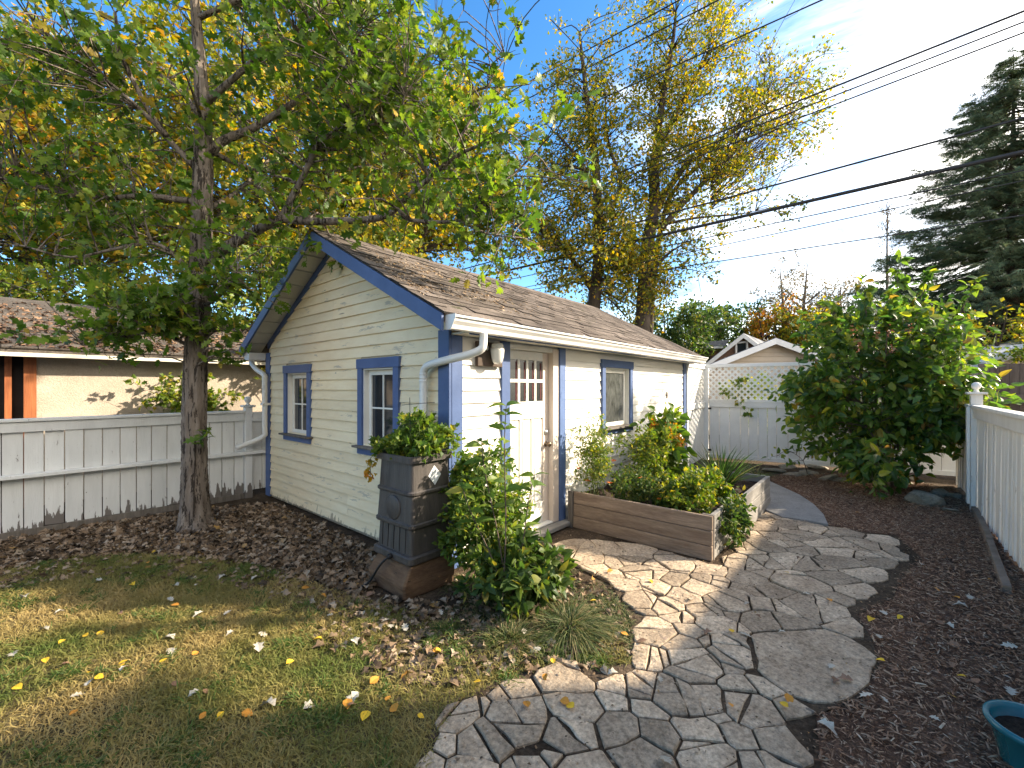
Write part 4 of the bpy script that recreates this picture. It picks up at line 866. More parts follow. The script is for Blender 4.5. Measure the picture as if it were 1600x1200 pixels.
cl += blob(Wd(400, -60, 4.6), (1.6, 1.6, .7), 100, .25, 13, .1)
oak = plant('oak_tree', 'young oak with rough grey bark standing before the left fence', 'tree', (trunk[0][0], trunk[0][1], 0), LIM, cl, OAK, M['oakleaf'], M['bark'], 9, .112, brr=.014, twr=.004, seed=31, sides=12, twigs=3, upb=.9, spread=1.3, furrow=True)
# sprig on the trunk and a hanging dead leaf
# ------------------------------------------------------------------ trees behind
def bigtree(name, label, px, depth, top_py, cw, mat, n, nleaf, size, seed, low_py=520, T=DIA, bm='barkd', gap=.25, trunks=1, lean=0, cr=.55, hollow=.3, cx=None):
    r = np.random.default_rng(seed); base = Wd(px, HY, depth); base[2] = 0; zt = Wd(px, top_py, depth)[2]; zl = max(.8, Wd(px, low_py, depth)[2]); c = np.array([*(Wd(cx or px, HY, depth)[:2]), (zt+zl)/2]); rad = (cw/2, cw/2, (zt-zl)/2)
    limbs = []
    for k in range(trunks):
        b = base+np.array([r.normal()*.35, r.normal()*.35, 0])*(trunks > 1); a = r.normal(size=2)*cw*.10
        limbs.append([(*b, .02*zt), (b[0]+a[0]*.3, b[1]+a[1]*.3, zt*.3, .016*zt), (c[0]+a[0], c[1]+a[1], zt*.62, .011*zt), (c[0]+a[0]*1.4, c[1]+a[1]*1.4, zt*.95, .003*zt)])
        for j in range(7):
            h = .3+.5*r.random(); s = np.array(limbs[-1 if j == 0 else k*8][0][:3])*(0)+np.array([b[0]+a[0]*h, b[1]+a[1]*h, zt*h]); an = r.random()*6.28; ln = cw*.42*(.6+.5*r.random())
            e = s+np.array([math.cos(an)*ln*.8, math.sin(an)*ln*.8, ln*.7]); limbs.append([(*s, .008*zt), (*(s*.5+e*.5+np.array([0, 0, -ln*.06])), .005*zt), (*e, .0018*zt)])
    return plant(name, label, 'tree', base, limbs, blob(c, rad, n, cr, seed+1, hollow, gap), T, mat, M[bm], nleaf, size, seed=seed+2, twr=.006, brr=.010, twigs=4, sides=6, spread=1.6)
bigtree('maple_tree', 'orange and gold tree behind the stucco garage', 150, 12.5, 90, 7.0, M['autumn'], 330, 56, .17, 41, 500)
bigtree('maple_tree', 'yellow green tree rising behind the oak crown', 440, 13.5, 20, 8.5, M['gold'], 520, 60, .165, 44, 470, trunks=2)
bigtree('maple_tree', 'gold leaved tree just right of the shed ridge', 650, 15, 110, 7.0, M['gold'], 380, 54, .17, 47, 430)
bigtree('maple_tree', 'tall yellow tree at the far upper left', 20, 15, 60, 8.0, M['gold'], 300, 50, .18, 50, 450)
bigtree('elm_tree', 'yellow tree low behind the shed gable', 560, 11.5, 320, 3.6, M['yell'], 110, 40, .15, 52, 470)
bigtree('shrub_tree', 'bright yellow green thicket between garage roof and shed gable', 385, 9.6, 375, 3.0, M['lime'], 170, 44, .12, 53, 600, cr=.35)
bigtree('shrub_tree', 'lime green bush behind the stucco garage roof', 110, 11.0, 425, 4.2, M['lime'], 130, 44, .13, 56, 520, cr=.35)
# tall yellowing elm with forked trunks
ED = 16.0
EL = [PL([(925, 610), (928, 480), (936, 400), (934, 320), (930, 250), (920, 180), (912, 110), (905, 50)], ED, ED, .28, .04),
      PL([(1000, 610), (1006, 470), (1012, 380), (1022, 330), (1022, 265), (1026, 235), (1030, 190), (1042, 120), (1052, 60), (1056, 20)], ED, ED, .30, .04),
      PL([(1012, 380), (1030, 320), (1052, 285), (1080, 250), (1130, 215), (1165, 190), (1195, 165), (1250, 120)], ED, ED+.5, .16, .02),
      PL([(1030, 360), (1065, 320), (1095, 290), (1125, 260), (1165, 225), (1230, 195)], ED, ED-1, .13, .02),
      PL([(1022, 265), (1045, 200), (1080, 130), (1110, 80), (1135, 40)], ED, ED+.6, .11, .02),
      PL([(936, 300), (905, 250), (880, 220), (855, 195)], ED, ED-.5, .09, .015),
      PL([(936, 360), (970, 290), (955, 240), (948, 200), (945, 130)], ED, ED+.5, .10, .02),
      PL([(1040, 350), (1090, 340), (1150, 335), (1180, 330)], ED, ED-.8, .06, .012),
      PL([(928, 460), (890, 400), (850, 370), (820, 360)], ED, ED-1, .10, .02),
      PL([(1008, 440), (1040, 400), (1070, 380)], ED, ED-1, .08, .02)]
r = np.random.default_rng(61); cl = []
for l, dens in zip(EL, (3, 3, 3, 3, 3, 2, 3, 1, 4, 3)):
    L = smooth_line(l, 5)[:, :3]
    for i in range(len(L)):
        t = i/len(L)
        if t < .3: continue
        for k in range(dens): cl.append((*(L[i]+r.normal(size=3)*np.array([.75, .75, .7])), .5+.3*r.random()))
cl += blob(Wd(940, 400, ED-.3), (2.5, 2.0, 2.0), 100, .6, 62, .2, .2)+blob(Wd(1000, 440, ED), (1.3, 1.5, 1.5), 50, .55, 63, .2)+blob(Wd(1075, 150, ED), (2.2, 1.8, 2.2), 36, .6, 64, .3, .3)+blob(Wd(870, 330, ED), (1.4, 1.5, 2.0), 46, .5, 65, .3, .3)
elm = plant('elm_tree', 'tall yellowing elm with dark forked trunks behind the shed', 'tree', Wd(965, 610, ED)*np.array([1, 1, 0]), EL, cl, DIA, M['yell'], M['barkd'], 58, .135, seed=66, twr=.010, brr=.014, twigs=4, sides=7, spread=1.6)
# bare twigs on the elm's right side are drawn by a leafless tree of its own behind it
bt = thing('bare_tree', 'leafless grey twigs fanning out at the upper right of the elm', 'tree', Wd(1012, 610, ED+1)*np.array([1, 1, 0])); m = MB(); r = np.random.default_rng(67)
tr0 = PL([(1012, 610), (1020, 450), (1045, 310), (1110, 245)], ED+1, ED+1, .16, .07); m.tube(smooth_line([p[:3] for p in tr0], 3), [.14]*3+[.11]*3+[.08]*3+[.06], 6)
for k in range(80):
    s = np.array(tr0[-1][:3])*(1-.0)+np.array([0, 0, -2.2*r.random()]); an = 25+45*r.random(); L_ = 2.4+2.6*r.random(); e = s+RT*L_*math.cos(math.radians(an))*1.05+np.array([0, 0, L_*math.sin(math.radians(an))])+FW*r.normal()*.8
    mid = (s+e)/2+r.normal(size=3)*.16+np.array([0, 0, -.15]); m.tube(smooth_line([s, mid, e], 3), np.linspace(.022, .006, 7), 4, False)
    for q in range(5):
        t = .45+.5*r.random(); b = s+(e-s)*t; d = unit(((e-s)/L_+r.normal(size=3)*.55)[None])[0]; m.tube([b, b+d*.45+r.normal(size=3)*.05, b+d*.9+r.normal(size=3)*.08], [.008, .006, .004], 3, False)
m.build('branches', M['barkd'], bt, fix=False)
# ------------------------------------------------------------------ spruces
def spruce(name, label, base, H, R0, mat, seed, layers=34, per=9, zlo=1.0, sag=.35, dens=1.0):
    r = np.random.default_rng(seed); root = thing(name, label, 'tree', base); mb = MB(); base = np.array(base, float); base[2] = 0
    mb.tube([base, base+np.array([.05, .02, H*.5]), base+np.array([0, 0, H])], [H*.016, H*.010, .01], 8); P = []; D = []; Sz = []
    for i in range(layers):
        t = (i+.5*r.random())/layers; z = zlo+(H-zlo)*t**.92; R = R0*(1-t)**.85*(.82+.3*r.random())+.15
        for k in range(max(4, int(per*(1-.35*t)))):
            an = r.random()*6.283; Lb = R*(.7+.42*r.random()); d = np.array([math.cos(an), math.sin(an), 0]); s = base+np.array([0, 0, z+r.normal()*.12])
            pts = [s+d*Lb*u+np.array([0, 0, -sag*Lb*math.sin(u*2.2)*.45+.06*Lb*u*u]) for u in np.linspace(0, 1, 6)]
            mb.tube(pts, np.linspace(.012+.006*Lb, .004, 6), 4, False); pts = np.array(pts); sd = np.array([-d[1], d[0], 0])
            n = int(Lb*15*dens)+4
            for q in range(n):
                u = .12+.88*r.random()**.75; f = u*5; a = pts[min(int(f), 4)]; b = pts[min(int(f)+1, 5)]; p = a+(b-a)*(f-int(f)); side = r.choice((-1, 1)); wl = (.55-.35*u)*min(1, Lb*.35)
                p2 = p+sd*side*wl*r.random()+d*.12*r.random()+np.array([0, 0, -.05*r.random()]); P.append(p2); D.append(unit((d*.8+sd*side*.75*r.random()+np.array([0, 0, -.15-.55*r.random()**2])+r.normal(size=3)*.15)[None])[0]); Sz.append(.20+.16*r.random())
    mb.build('trunk', M['barkd'], root, fix=False); n = len(P)
    scatter('needles', P, D, r.normal(size=(n, 3))*.5+np.array([0, 0, 1]), Sz, NEE, mat, root); return root
spruce('spruce_tree', 'large dark green spruce at the right edge', Wd(1584, HY, 15.5), 13.6, 6.2, M['needle'], 71, 46, 16, 2.2, .42, 3.2)
spruce('spruce_tree', 'dark spruce at the left edge behind the garage', Wd(-15, HY, 12.5), 10.6, 2.4, M['needled'], 72, 30, 9, 3.0, .5, 1.0)
# columnar poplar with few leaves
r = np.random.default_rng(73); pb = Wd(1386, HY, 27)*np.array([1, 1, 0]); lim = [[(*pb, .16), (pb[0], pb[1], 6, .1), (pb[0], pb[1], 13.2, .015)]]; cl = []
for k in range(70):
    z = 3+10*r.random(); an = r.random()*6.28; rr = .55*(1-(z-3)/14); cl.append((pb[0]+math.cos(an)*rr, pb[1]+math.sin(an)*rr, z, .55))
plant('poplar_tree', 'slim nearly bare columnar poplar left of the big spruce', 'tree', pb, lim, cl, DIA, M['pale'], M['twig'], 9, .12, seed=74, twr=.012, brr=.02, twigs=4, sides=5)
for nm, lab, px, dep, top, cw, mat, n, nl, sz, sd, lo, gp in (
    ('tree', 'sparse half bare tree above the tan garage roof', 1238, 34, 408, 6.2, M['pale'], 230, 22, .17, 80, 560, .25),
    ('tree', 'golden tree at the foot of the half bare tree', 1262, 31, 470, 4.6, M['yell'], 90, 36, .26, 82, 560, .3),
    ('tree', 'orange tree behind the tan garage roof', 1205, 33, 478, 4.0, M['orange'], 70, 30, .24, 84, 560, .4),
    ('tree', 'pale sparse tree beside the lilac top', 1322, 33, 440, 5.2, M['pale'], 190, 22, .17, 86, 560, .3),
    ('tree', 'dark green tree right behind the shed end', 1052, 27, 482, 5.2, M['green'], 130, 40, .24, 88, 580, .2),
    ('tree', 'grey green tree between elm and orange tree', 1105, 32, 470, 5.2, M['green'], 110, 36, .26, 90, 580, .3),
    ('tree', 'mid green tree behind the brown gable house', 1150, 36, 488, 6.0, M['green'], 120, 36, .28, 92, 580, .3),
    ('tree', 'reddish hedge tree behind the lilac on the right', 1560, 11.5, 500, 4.2, M['gold'], 110, 40, .12, 94, 600, .2)):
    bigtree(nm+'_far' if False else 'distant_tree', lab, px, dep, top, cw, mat, n, nl, sz, sd, lo, gap=gp, trunks=2 if nl < 25 else 1, bm='twig' if nl < 25 else 'barkd')
#@@SHRUBS
# ================================================================== LILAC SHRUB
lb = LD(5.75, 6.75); r = np.random.default_rng(101); lim = []
for k in range(16):
    an = r.random()*6.28; e = lb+np.array([math.cos(an)*.75, math.sin(an)*.75, 0])*(.35+.9*r.random()); z = 1.5+1.1*r.random(); lim.append([(lb[0]+r.normal()*.12, lb[1]+r.normal()*.12, 0, .02), (lb[0]*.5+e[0]*.5+r.normal()*.05, lb[1]*.5+e[1]*.5, z*.5, .013), (*e[:2], z, .005)])
shoots = [(1405, 408, 6.6), (1448, 428, 6.7), (1350, 445, 6.6), (1525, 442, 6.4), (1390, 470, 6.3), (1300, 480, 6.5), (1330, 500, 6.9), (1430, 470, 6.9), (1475, 480, 6.6)]
cl = []
for x, y, d in shoots:
    tip = Wd(x, y, d); rt = np.array([lb[0]*.45+tip[0]*.55, lb[1]*.45+tip[1]*.55, 1.6]); lim.append([(*rt, .010), (*(rt*.45+tip*.55+np.array([0, 0, .1])), .007), (*tip, .003)])
    for t in np.linspace(.55, 1, 6): cl.append((*(rt+(tip-rt)*t), .09))
cl += blob((lb[0], lb[1], 1.55), (1.10, 1.10, 1.08), 400, .25, 102, .45)+blob(Wd(1290, 610, 6.5), (.36, .36, .45), 46, .22, 103, .2)+blob(Wd(1450, 630, 6.1), (.45, .4, .5), 66, .24, 104, .2)+blob(Wd(1360, 715, 6.2), (.8, .5, .28), 60, .2, 105, .1)
plant('lilac_shrub', 'large leafy green lilac shrub in the back right corner', 'shrub', lb, lim, cl, OVA, M['lilac'], M['twig'], 15, .135, trunk='stems', crown='foliage', seed=106, twr=.003, brr=.006, twigs=4, upb=.8, sides=5, droop=.35, spread=1.5)
# dried seed heads on the lilac
sh_ = bpy.data.objects.get('lilac_shrub'); P = []
for x, y in [(1370, 520), (1390, 518), (1333, 515), (1342, 540), (1420, 512), (1395, 545), (1340, 535), (1548, 510)]:
    c = Wd(x, y, 5.75); P = [c+rng.normal(size=3)*np.array([.018, .018, .04]) for k in range(22)]
    tag(scatter('seed_head', P, rdir(len(P)), rdir(len(P)), np.full(len(P), .028), DIA, M['fl_rd'], sh_), kind='stuff')
# sapling at its foot
sb = G(1262, 742); cl = [(*(Wd(x, y, 7.2)), .14) for x, y in [(1215, 712), (1235, 706), (1250, 700), (1262, 712), (1240, 722), (1275, 705)]]
plant('sapling', 'low dark leafy sapling spreading left of the lilac', 'plant', sb, [[(*sb, .006), (*Wd(1255, 720, 7.2), .005), (*Wd(1240, 708, 7.2), .003)]], cl, OVA, M['lilac'], M['twig'], 12, .09, trunk='stem', crown='foliage', seed=108, flat=.4)
# ================================================================== PLANTS BY THE BARREL
def herb(name, label, cat, base, centre, rad, n, cr, T, mat, nleaf, size, seed, **k):
    base = np.array(base, float); c = np.array(centre, float); r = np.random.default_rng(seed); lim = []
    for q in range(k.pop('nstem', 8)):
        e = c+r.normal(size=3)*np.array(rad)*.4; s = base+np.array([r.normal()*.04, r.normal()*.04, 0]); lim.append([(*s, .005), (*(s*.5+e*.5+np.array([0, 0, .03])), .004), (*e, .002)])
    return plant(name, label, cat, base, lim, blob(c, rad, n, cr, seed+1, k.pop('hollow', .05), flatb=k.pop('flatb', base[2]+.02)), T, M[mat], M['stem'], nleaf, size, trunk='stems', crown='foliage', seed=seed+2, twr=.0016, brr=.003, twigs=3, sides=4, **k)
sbp = np.array([-.10, -.55, 0])
herb('fine_leaved_shrub', 'bushy green shrub with fine leaves growing beside the rain barrel', 'shrub', sbp, (-.02, -.50, .50), (.32, .24, .48), 105, .13, FINE, 'bush', 24, .055, 120, nstem=14)
herb('fine_leaved_shrub', 'yellowish fine twiggy shrub growing in front of the door trim', 'shrub', (.10, -.42, 0), (.12, -.42, .66), (.27, .18, .42), 72, .12, FINE, 'bush', 22, .046, 124, nstem=12)
herb('leafy_perennial', 'dark green leafy perennial at the foot of the shrub', 'plant', (.0, -.86, 0), (-.02, -.80, .22), (.36, .26, .24), 90, .11, OVA, 'green', 14, .085, 128, nstem=10)
herb('trailing_vine', 'bright green vine trailing down the side of the rain barrel', 'plant', (-.02, -.20, .3), (-.03, -.24, .58), (.13, .10, .46), 120, .08, OAK2, 'bush', 18, .055, 132, nstem=6, flatb=.12)
# tall leggy sapling before the door: three stems with paired leaves
ts = Wd(797, 905, 2.98); ts[2] = 0; P = []; D = []
root = thing('lilac_sapling', 'tall leggy sapling with paired leaves before the door', 'plant', ts); m = MB()
for tip, t0, np_ in ((Wd(791, 634, 2.98), .42, 11), (Wd(752, 690, 2.95), .5, 8), (Wd(835, 742, 2.95), .5, 7), (Wd(722, 760, 2.92), .6, 6)):
    b0 = ts+rng.normal(size=3)*np.array([.03, .03, 0]); L = smooth_line([b0, b0*.6+tip*.4+np.array([.02, 0, 0]), b0*.2+tip*.8+np.array([-.01, .0, 0]), tip], 4); m.tube(L, np.linspace(.006, .0025, len(L)), 6)
    for k in range(np_):
        t = t0+(1-t0)*k/(np_-1)+rng.normal()*.01; f = min(max(t, 0), .999)*(len(L)-1); p = L[int(f)]+(L[min(int(f)+1, len(L)-1)]-L[int(f)])*(f-int(f)); an = k*1.57+.35+rng.normal()*.3
        for s_ in (0, math.pi): P.append(p); D.append(RT*math.cos(an+s_)+FW*math.sin(an+s_)+np.array([0, 0, .1+.5*rng.random()]))
m.build('stem', M['twig'], root)
n = len(P); scatter('leaves', P, D, np.tile(np.array([0, 0, 1])-FW*.4, (n, 1))+rng.normal(size=(n, 3))*.35, .075+.065*rng.random(n), ovate(5, .25, .5, .3), M['bush'], root)
# plants in the barrel
herb('barrel_plant', 'leafy green plant growing out of the top of the rain barrel', 'plant', (bc[0], bc[1], ZB+.765), (bc[0]+.05, bc[1]-.04, ZB+.88), (.22, .24, .15), 80, .08, OAK2, 'bush', 16, .06, 150, nstem=9, flatb=ZB+.77)
herb('barrel_plant', 'yellow green creeper spilling over the barrel rim toward the gable', 'plant', (bc[0]-.08, bc[1]+.12, ZB+.765), (bc[0]-.06, bc[1]+.16, ZB+.82), (.20, .20, .06), 60, .06, OAK2, 'lime', 14, .040, 154, nstem=6, flatb=ZB+.775)
dl = thing('dry_creeper', 'dry orange sprig hanging from the left of the barrel rim', 'plant', (bc[0]-.2, bc[1]+.22, ZB+.6)); P = np.array([(bc[0]-.24+rng.normal()*.02, bc[1]+.25+rng.normal()*.025, ZB+.58+.16*rng.random()) for k in range(26)])
scatter('leaves', P, rdir(26)+np.array([0, 0, -.8]), rdir(26), np.full(26, .045), OAK2, M['orange'], dl); part('stem', M['twig'], dl, lambda m: m.tube([(bc[0]-.2, bc[1]+.21, ZB+.79), (bc[0]-.235, bc[1]+.25, ZB+.74), (bc[0]-.24, bc[1]+.25, ZB+.58)], .003, 5))
cup = part('white_cup', M['whitet'], None, lambda m: m.lathe((bc[0]+.10, bc[1]-.10, ZB+.86), [(.02, -.09), (.03, 0), (.035, .05), (.03, .055), (.024, .01), (.004, .0)], 16)); tag(cup, 'small pale cup among the leaves on the rain barrel', 'cup')
# trunk sprig of the oak and neighbours' vines
herb('wall_vine', 'yellow green vine climbing the stucco wall behind the oak trunk', 'vine', (-.7, 5.35, .3), (-.55, 5.38, 1.35), (.62, .12, .40), 60, .14, OAK2, 'lime', 12, .085, 160, nstem=6)
herb('wall_vine', 'yellow vine hanging over the stucco wall beside the shed eave', 'vine', (.75, 5.5, 1.2), (.75, 5.3, 2.1), (.55, .2, .5), 50, .15, OAK2, 'yell', 14, .09, 164, nstem=5)
# ------------------------------------------------------------------ bed plants
Z0 = .31
herb('marigold_plant', 'airy yellow green flowering plant at the near left of the raised bed', 'plant', (1.90, -.35, Z0), (1.88, -.30, .78), (.24, .16, .38), 150, .10, FINE, 'lime', 18, .036, 170, nstem=10)
herb('sunflower_plant', 'tall broad leaved plant with russet heads against the shed wall', 'plant', (3.35, -.55, Z0), (3.35, -.52, .74), (.36, .26, .38), 60, .16, OVA, 'bush', 12, .15, 174, nstem=8, droop=.5)
herb('cosmos_plant', 'tall light green bushy plant in the middle of the raised bed', 'plant', (2.7, -.5, Z0), (2.7, -.52, .68), (.32, .26, .34), 130, .11, FINE, 'lime', 18, .05, 178, nstem=10)
herb('nasturtium_plant', 'low ferny green mass along the front plank of the raised bed', 'plant', (1.95, -.75, Z0), (2.0, -.80, .47), (.26, .36, .17), 130, .09, FINE, 'green', 18, .045, 182, nstem=10)
herb('nasturtium_plant', 'low bright green plant near the outer corner of the raised bed', 'plant', (2.05, -1.3, Z0), (2.08, -1.28, .45), (.30, .25, .15), 110, .09, OAK2, 'lime', 16, .05, 186, nstem=10)
herb('tomato_plant', 'leafy mid green plant at the outer side of the raised bed', 'plant', (2.6, -1.25, Z0), (2.55, -1.22, .46), (.34, .26, .15), 90, .10, OAK2, 'lime', 16, .06, 190, nstem=10)
herb('spilling_plant', 'dark leafy plant spilling over the bed corner onto the stones', 'plant', (2.15, -1.5, Z0), (2.2, -1.66, .26), (.36, .10, .20), 60, .08, OVA, 'green', 14, .055, 194, nstem=5, flatb=.03)
def flowers(parent, pts, mat, size=.035, n=9, name='flower'):
    for c in pts:
        P = np.tile(np.array(c), (n, 1)); an = np.linspace(0, 6.283, n, endpoint=False); D = np.stack([np.cos(an), np.sin(an)*.9, .25+0*an], 1)+rng.normal(size=(n, 3))*.15
        scatter(name, P, D, np.tile([0, -.4, 1.], (n, 1)), np.full(n, size), diamond(.3, .05), M[mat], parent)
ob = bpy.data.objects
flowers(ob['marigold_plant'], [Wd(x, y, 4.75) for x, y in [(905, 732), (918, 752)]], 'fl_or', .04)
flowers(ob['cosmos_plant'], [Wd(959, 720, 5.2), Wd(1003, 747, 4.9), Wd(1019, 752, 4.9), Wd(953, 755, 4.6)], 'fl_or', .042)
for x, y, d in [(1021, 672, 5.6), (1046, 682, 5.5), (1063, 690, 5.5), (1048, 673, 5.6)]:
    c = Wd(x, y, d); P = c+rng.normal(size=(46, 3))*np.array([.03, .03, .05]); tag(scatter('flower_head', P, rdir(46)+np.array([0, 0, .3]), rdir(46), np.full(46, .05), DIA, M['orange'], ob['sunflower_plant']), kind='stuff')
flowers(ob['nasturtium_plant'], [Wd(978, 785, 4.5), Wd(1080, 787, 4.1), Wd(1030, 780, 4.3)], 'fl_or', .03)
def blades(name, P, D, L, w, mat, parent=None, droop=.5, seg=3, r=rng):
    """tapering arched blades: P base (N,3), D direction, L lengths, w widths"""
    n = len(P); D = unit(np.asarray(D, float)); P = np.asarray(P, float); side = unit(np.cross(D, np.array([0, 0, 1.])+r.normal(size=(n, 3))*.3)); V = []
    h = D.copy(); h[:, 2] = 0; h = unit(h+1e-6)
    L = np.asarray(L).reshape(-1, 1); w = np.asarray(w).reshape(-1, 1)*np.ones((n, 1))
    for k in range(seg):
        t = k/seg; c = P+D*L*t+(h*.35-np.array([0, 0, 1.]))*L*droop*t*t*.6; V += [c-side*w*(1-t*.55), c+side*w*(1-t*.55)]
    c = P+D*L+(h*.35-np.array([0, 0, 1.]))*L*droop*.6; V.append(c); V = np.stack(V, 1); nv = 2*seg+1; F = []
    for k in range(seg-1): a = 2*k; F += [(a, a+1, a+3), (a, a+3, a+2)]
    a = 2*(seg-1); F.append((a, a+1, a+2)); F = np.array(F)[None]+(np.arange(n)*nv)[:, None, None]
    return mesh_np(name, V.reshape(-1, 3), F.reshape(-1, 3), mat, parent)
def tuft(name, label, base, n, L, spread, w, mat, droop, rad, cat='grass tuft'):
    base = np.array(base, float); root = thing(name, label, cat, base); an = rng.random(n)*6.283; q = rng.random(n)
    P = base+np.stack([np.cos(an)*rad*q, np.sin(an)*rad*q, 0*an], 1); D = np.stack([np.cos(an)*spread*(.3+q), np.sin(an)*spread*(.3+q), np.ones(n)], 1)+rng.normal(size=(n, 3))*.3+RT*.25*spread
    blades('blades', P, D, L*(.55+.6*rng.random(n)), w, M[mat], root, droop); return root
M['tuft'] = leafm('tuft_blade', [(0, (.035, .06, .016)), (.5, (.085, .115, .035)), (.8, (.18, .17, .07)), (1, (.30, .24, .12))], .3, .6)
M['lily'] = leafm('lily_blade', [(0, (.03, .075, .016)), (.7, (.075, .13, .028)), (1, (.25, .2, .07))], .35, .45)
tuft('grass_clump', 'large arching grass clump beside the flagstones', G(893, 985), 900, .31, .95, .0026, 'tuft', 1.15, .14)
tuft('grass_clump', 'small straw coloured grass clump at the lawn edge', G(800, 1000), 500, .2, .8, .0022, 'tuft', .8, .14)
tuft('daylily_clump', 'upright strappy green leaves at the far end of the raised bed', (3.4, -1.2, Z0), 170, .66, .42, .009, 'lily', .38, .12, 'plant')
tuft('daylily_clump', 'small clump of straw blades behind the raised bed end', G(1180, 745), 60, .42, .9, .006, 'tuft', .8, .1, 'plant')
#@@GROUND COVER
# ================================================================== LAWN, LITTER, MULCH
LAWN = [G(*p)[:2] for p in [(-420, 960), (0, 893), (120, 872), (250, 868), (380, 880), (470, 905), (560, 935), (640, 960), (760, 985), (880, 1000), (960, 985), (985, 1040), (900, 1035), (800, 1060), (700, 1110), (660, 1210), (300, 1300), (-420, 1300)]]
r = np.random.default_rng(200)
lo, hi = np.min(LAWN, 0), np.max(LAWN, 0)
def sample(poly, n, r, dens=None):
    lo, hi = np.min(poly, 0), np.max(poly, 0); out = []
    X = lo+(hi-lo)*r.random((n*4, 2)); P = np.array(poly); c = np.zeros(len(X), bool)
    for i in range(len(P)):
        x0, y0 = P[i]; x1, y1 = P[(i+1) % len(P)]
        k = ((y0 > X[:, 1]) != (y1 > X[:, 1])) & (X[:, 0] < (x1-x0)*(X[:, 1]-y0)/(y1-y0+1e-12)+x0); c ^= k
    X = X[c]
    if dens is not None: X = X[r.random(len(X)) < dens(X)]
    return X[:n]
def wob(X, s, ph): return .5+.5*(np.sin(X[:, 0]*s*1.7+ph)*.5+np.sin(X[:, 1]*s*2.3+ph*2)*.3+np.sin((X[:, 0]+X[:, 1])*s*3.7+ph*3)*.2)
def lawndens(X):
    c = G(560, 1010)[:2]; top = np.clip(1.25-.55*np.abs(wob(X, 5, 2)), 0, 1); bare = np.exp(-np.sum((X-G(640, 1020)[:2])**2, 1)/.05)*.7+np.exp(-np.sum((X-G(700, 985)[:2])**2, 1)/.08)*.5
    return np.clip(.30+.8*wob(X, 2.2, 1.3)-bare, .10, 1)
M['thatch'] = surf('lawn_thatch', (.08, .065, .035), (.21, .16, .085), 3, rough=1, bump=.8, bscale=60, vary=0, spec=.05, fine=(70, .8))
tag(MB().add([(p[0], p[1], .004) for p in LAWN], [tuple(range(len(LAWN)))]).build('lawn', M['thatch'], fix=False), kind='structure')
X = sample(LAWN, 120000, r, lawndens); n = len(X)
D = np.concatenate([r.normal(size=(n, 2))*.55, np.ones((n, 1))], 1)
tag(blades('lawn_grass', np.concatenate([X, np.zeros((n, 1))], 1), D, .03+.065*r.random(n)**1.5, .0019+.0016*r.random(n), M['grass'], None, .7, 2, r), 'patchy green and straw coloured lawn strewn with leaves', 'grass', kind='stuff')
Xc = sample(LAWN, 150, r); P = []; 
for c in Xc: k = r.integers(25, 90); P.append(np.concatenate([c+r.normal(size=(k, 2))*(.015+.03*r.random()), np.zeros((k, 1))], 1))
P = np.vstack(P); n = len(P); D = np.concatenate([r.normal(size=(n, 2))*.5, np.ones((n, 1))], 1)
M['weed'] = leafm('lawn_tuft', [(0, (.05, .10, .018)), (.7, (.10, .16, .03)), (1, (.26, .22, .08))], .35, .6)
tag(blades('lawn_tufts', P, D, .05+.07*r.random(n), .0022+.0018*r.random(n), M['weed'], None, .9, 3, r), 'longer green grass tufts scattered through the lawn', 'grass', kind='stuff')
# leaf litter under the gable wall and along the left fence
LIT = [G(*p)[:2] for p in [(-350, 930), (0, 893), (120, 872), (250, 868), (380, 880), (470, 905), (560, 935), (600, 915), (575, 862), (430, 790), (330, 797), (150, 825), (0, 850), (-350, 905)]]
M['litterbed'] = surf('litter_fines', (.06, .043, .029), (.17, .12, .08), 6, rough=1, bump=1.0, bscale=60, vary=0, spec=.05, fine=(60, .9))
tag(MB().add([(p[0], p[1], .0025) for p in LIT], [tuple(range(len(LIT)))]).build('litter_bed', M['litterbed'], fix=False), kind='structure')
def litter(name, poly, n, smin, smax, T, mat, label, seed, zr=.03, flat=.55, dens=None, zfun=None):
    r = np.random.default_rng(seed); X = sample(poly, n, r, dens); n = len(X); z = (.004+zr*r.random(n)) if zfun is None else zfun(X)
    P = np.concatenate([X, z[:, None]], 1); a = r.random(n)*6.283; D = np.stack([np.cos(a), np.sin(a), r.normal(size=n)*.25], 1); U = r.normal(size=(n, 3))*flat+np.array([0, 0, 1.])
    return tag(scatter(name, P, D, U, smin+(smax-smin)*r.random(n), T, M[mat]), label, 'leaf litter', kind='stuff')
litter('leaf_litter', LIT, 9000, .035, .085, OAK2, 'litter', 'thick brown oak leaf litter below the gable wall', 210, .05)
litter('leaf_litter', [G(*p)[:2] for p in [(-300, 945), (0, 886), (120, 866), (250, 862), (380, 874), (480, 898), (600, 930), (620, 985), (470, 950), (330, 915), (150, 905), (0, 925), (-300, 985)]], 1500, .03, .07, OAK2, 'litter', 'loose brown leaves thinning out over the upper lawn edge', 209, .03, dens=lambda X: np.clip(.15+.9*wob(X, 3.1, .4), 0, 1))
litter('leaf_litter', [G(*p)[:2] for p in [(560, 935), (640, 935), (820, 950), (980, 1020), (940, 1048), (800, 1060), (640, 1080), (480, 1000)]], 620, .035, .08, OAK2, 'litter', 'thin scatter of dry leaves at the lawn corner', 211, .02)
CRN = [G(*p)[:2] for p in [(690, 900), (760, 905), (846, 856), (895, 890), (955, 920), (985, 965), (985, 1035), (900, 1030), (800, 1050), (700, 1000)]]
litter('leaf_litter', CRN, 900, .02, .06, OAK2, 'litter', 'dry leaves and crumbs around the foot of the corner shrub', 212, .025)
X = sample(CRN, 9000, r, lambda X: np.clip(wob(X, 4, .7)*1.3-.15, 0, 1)); n = len(X)
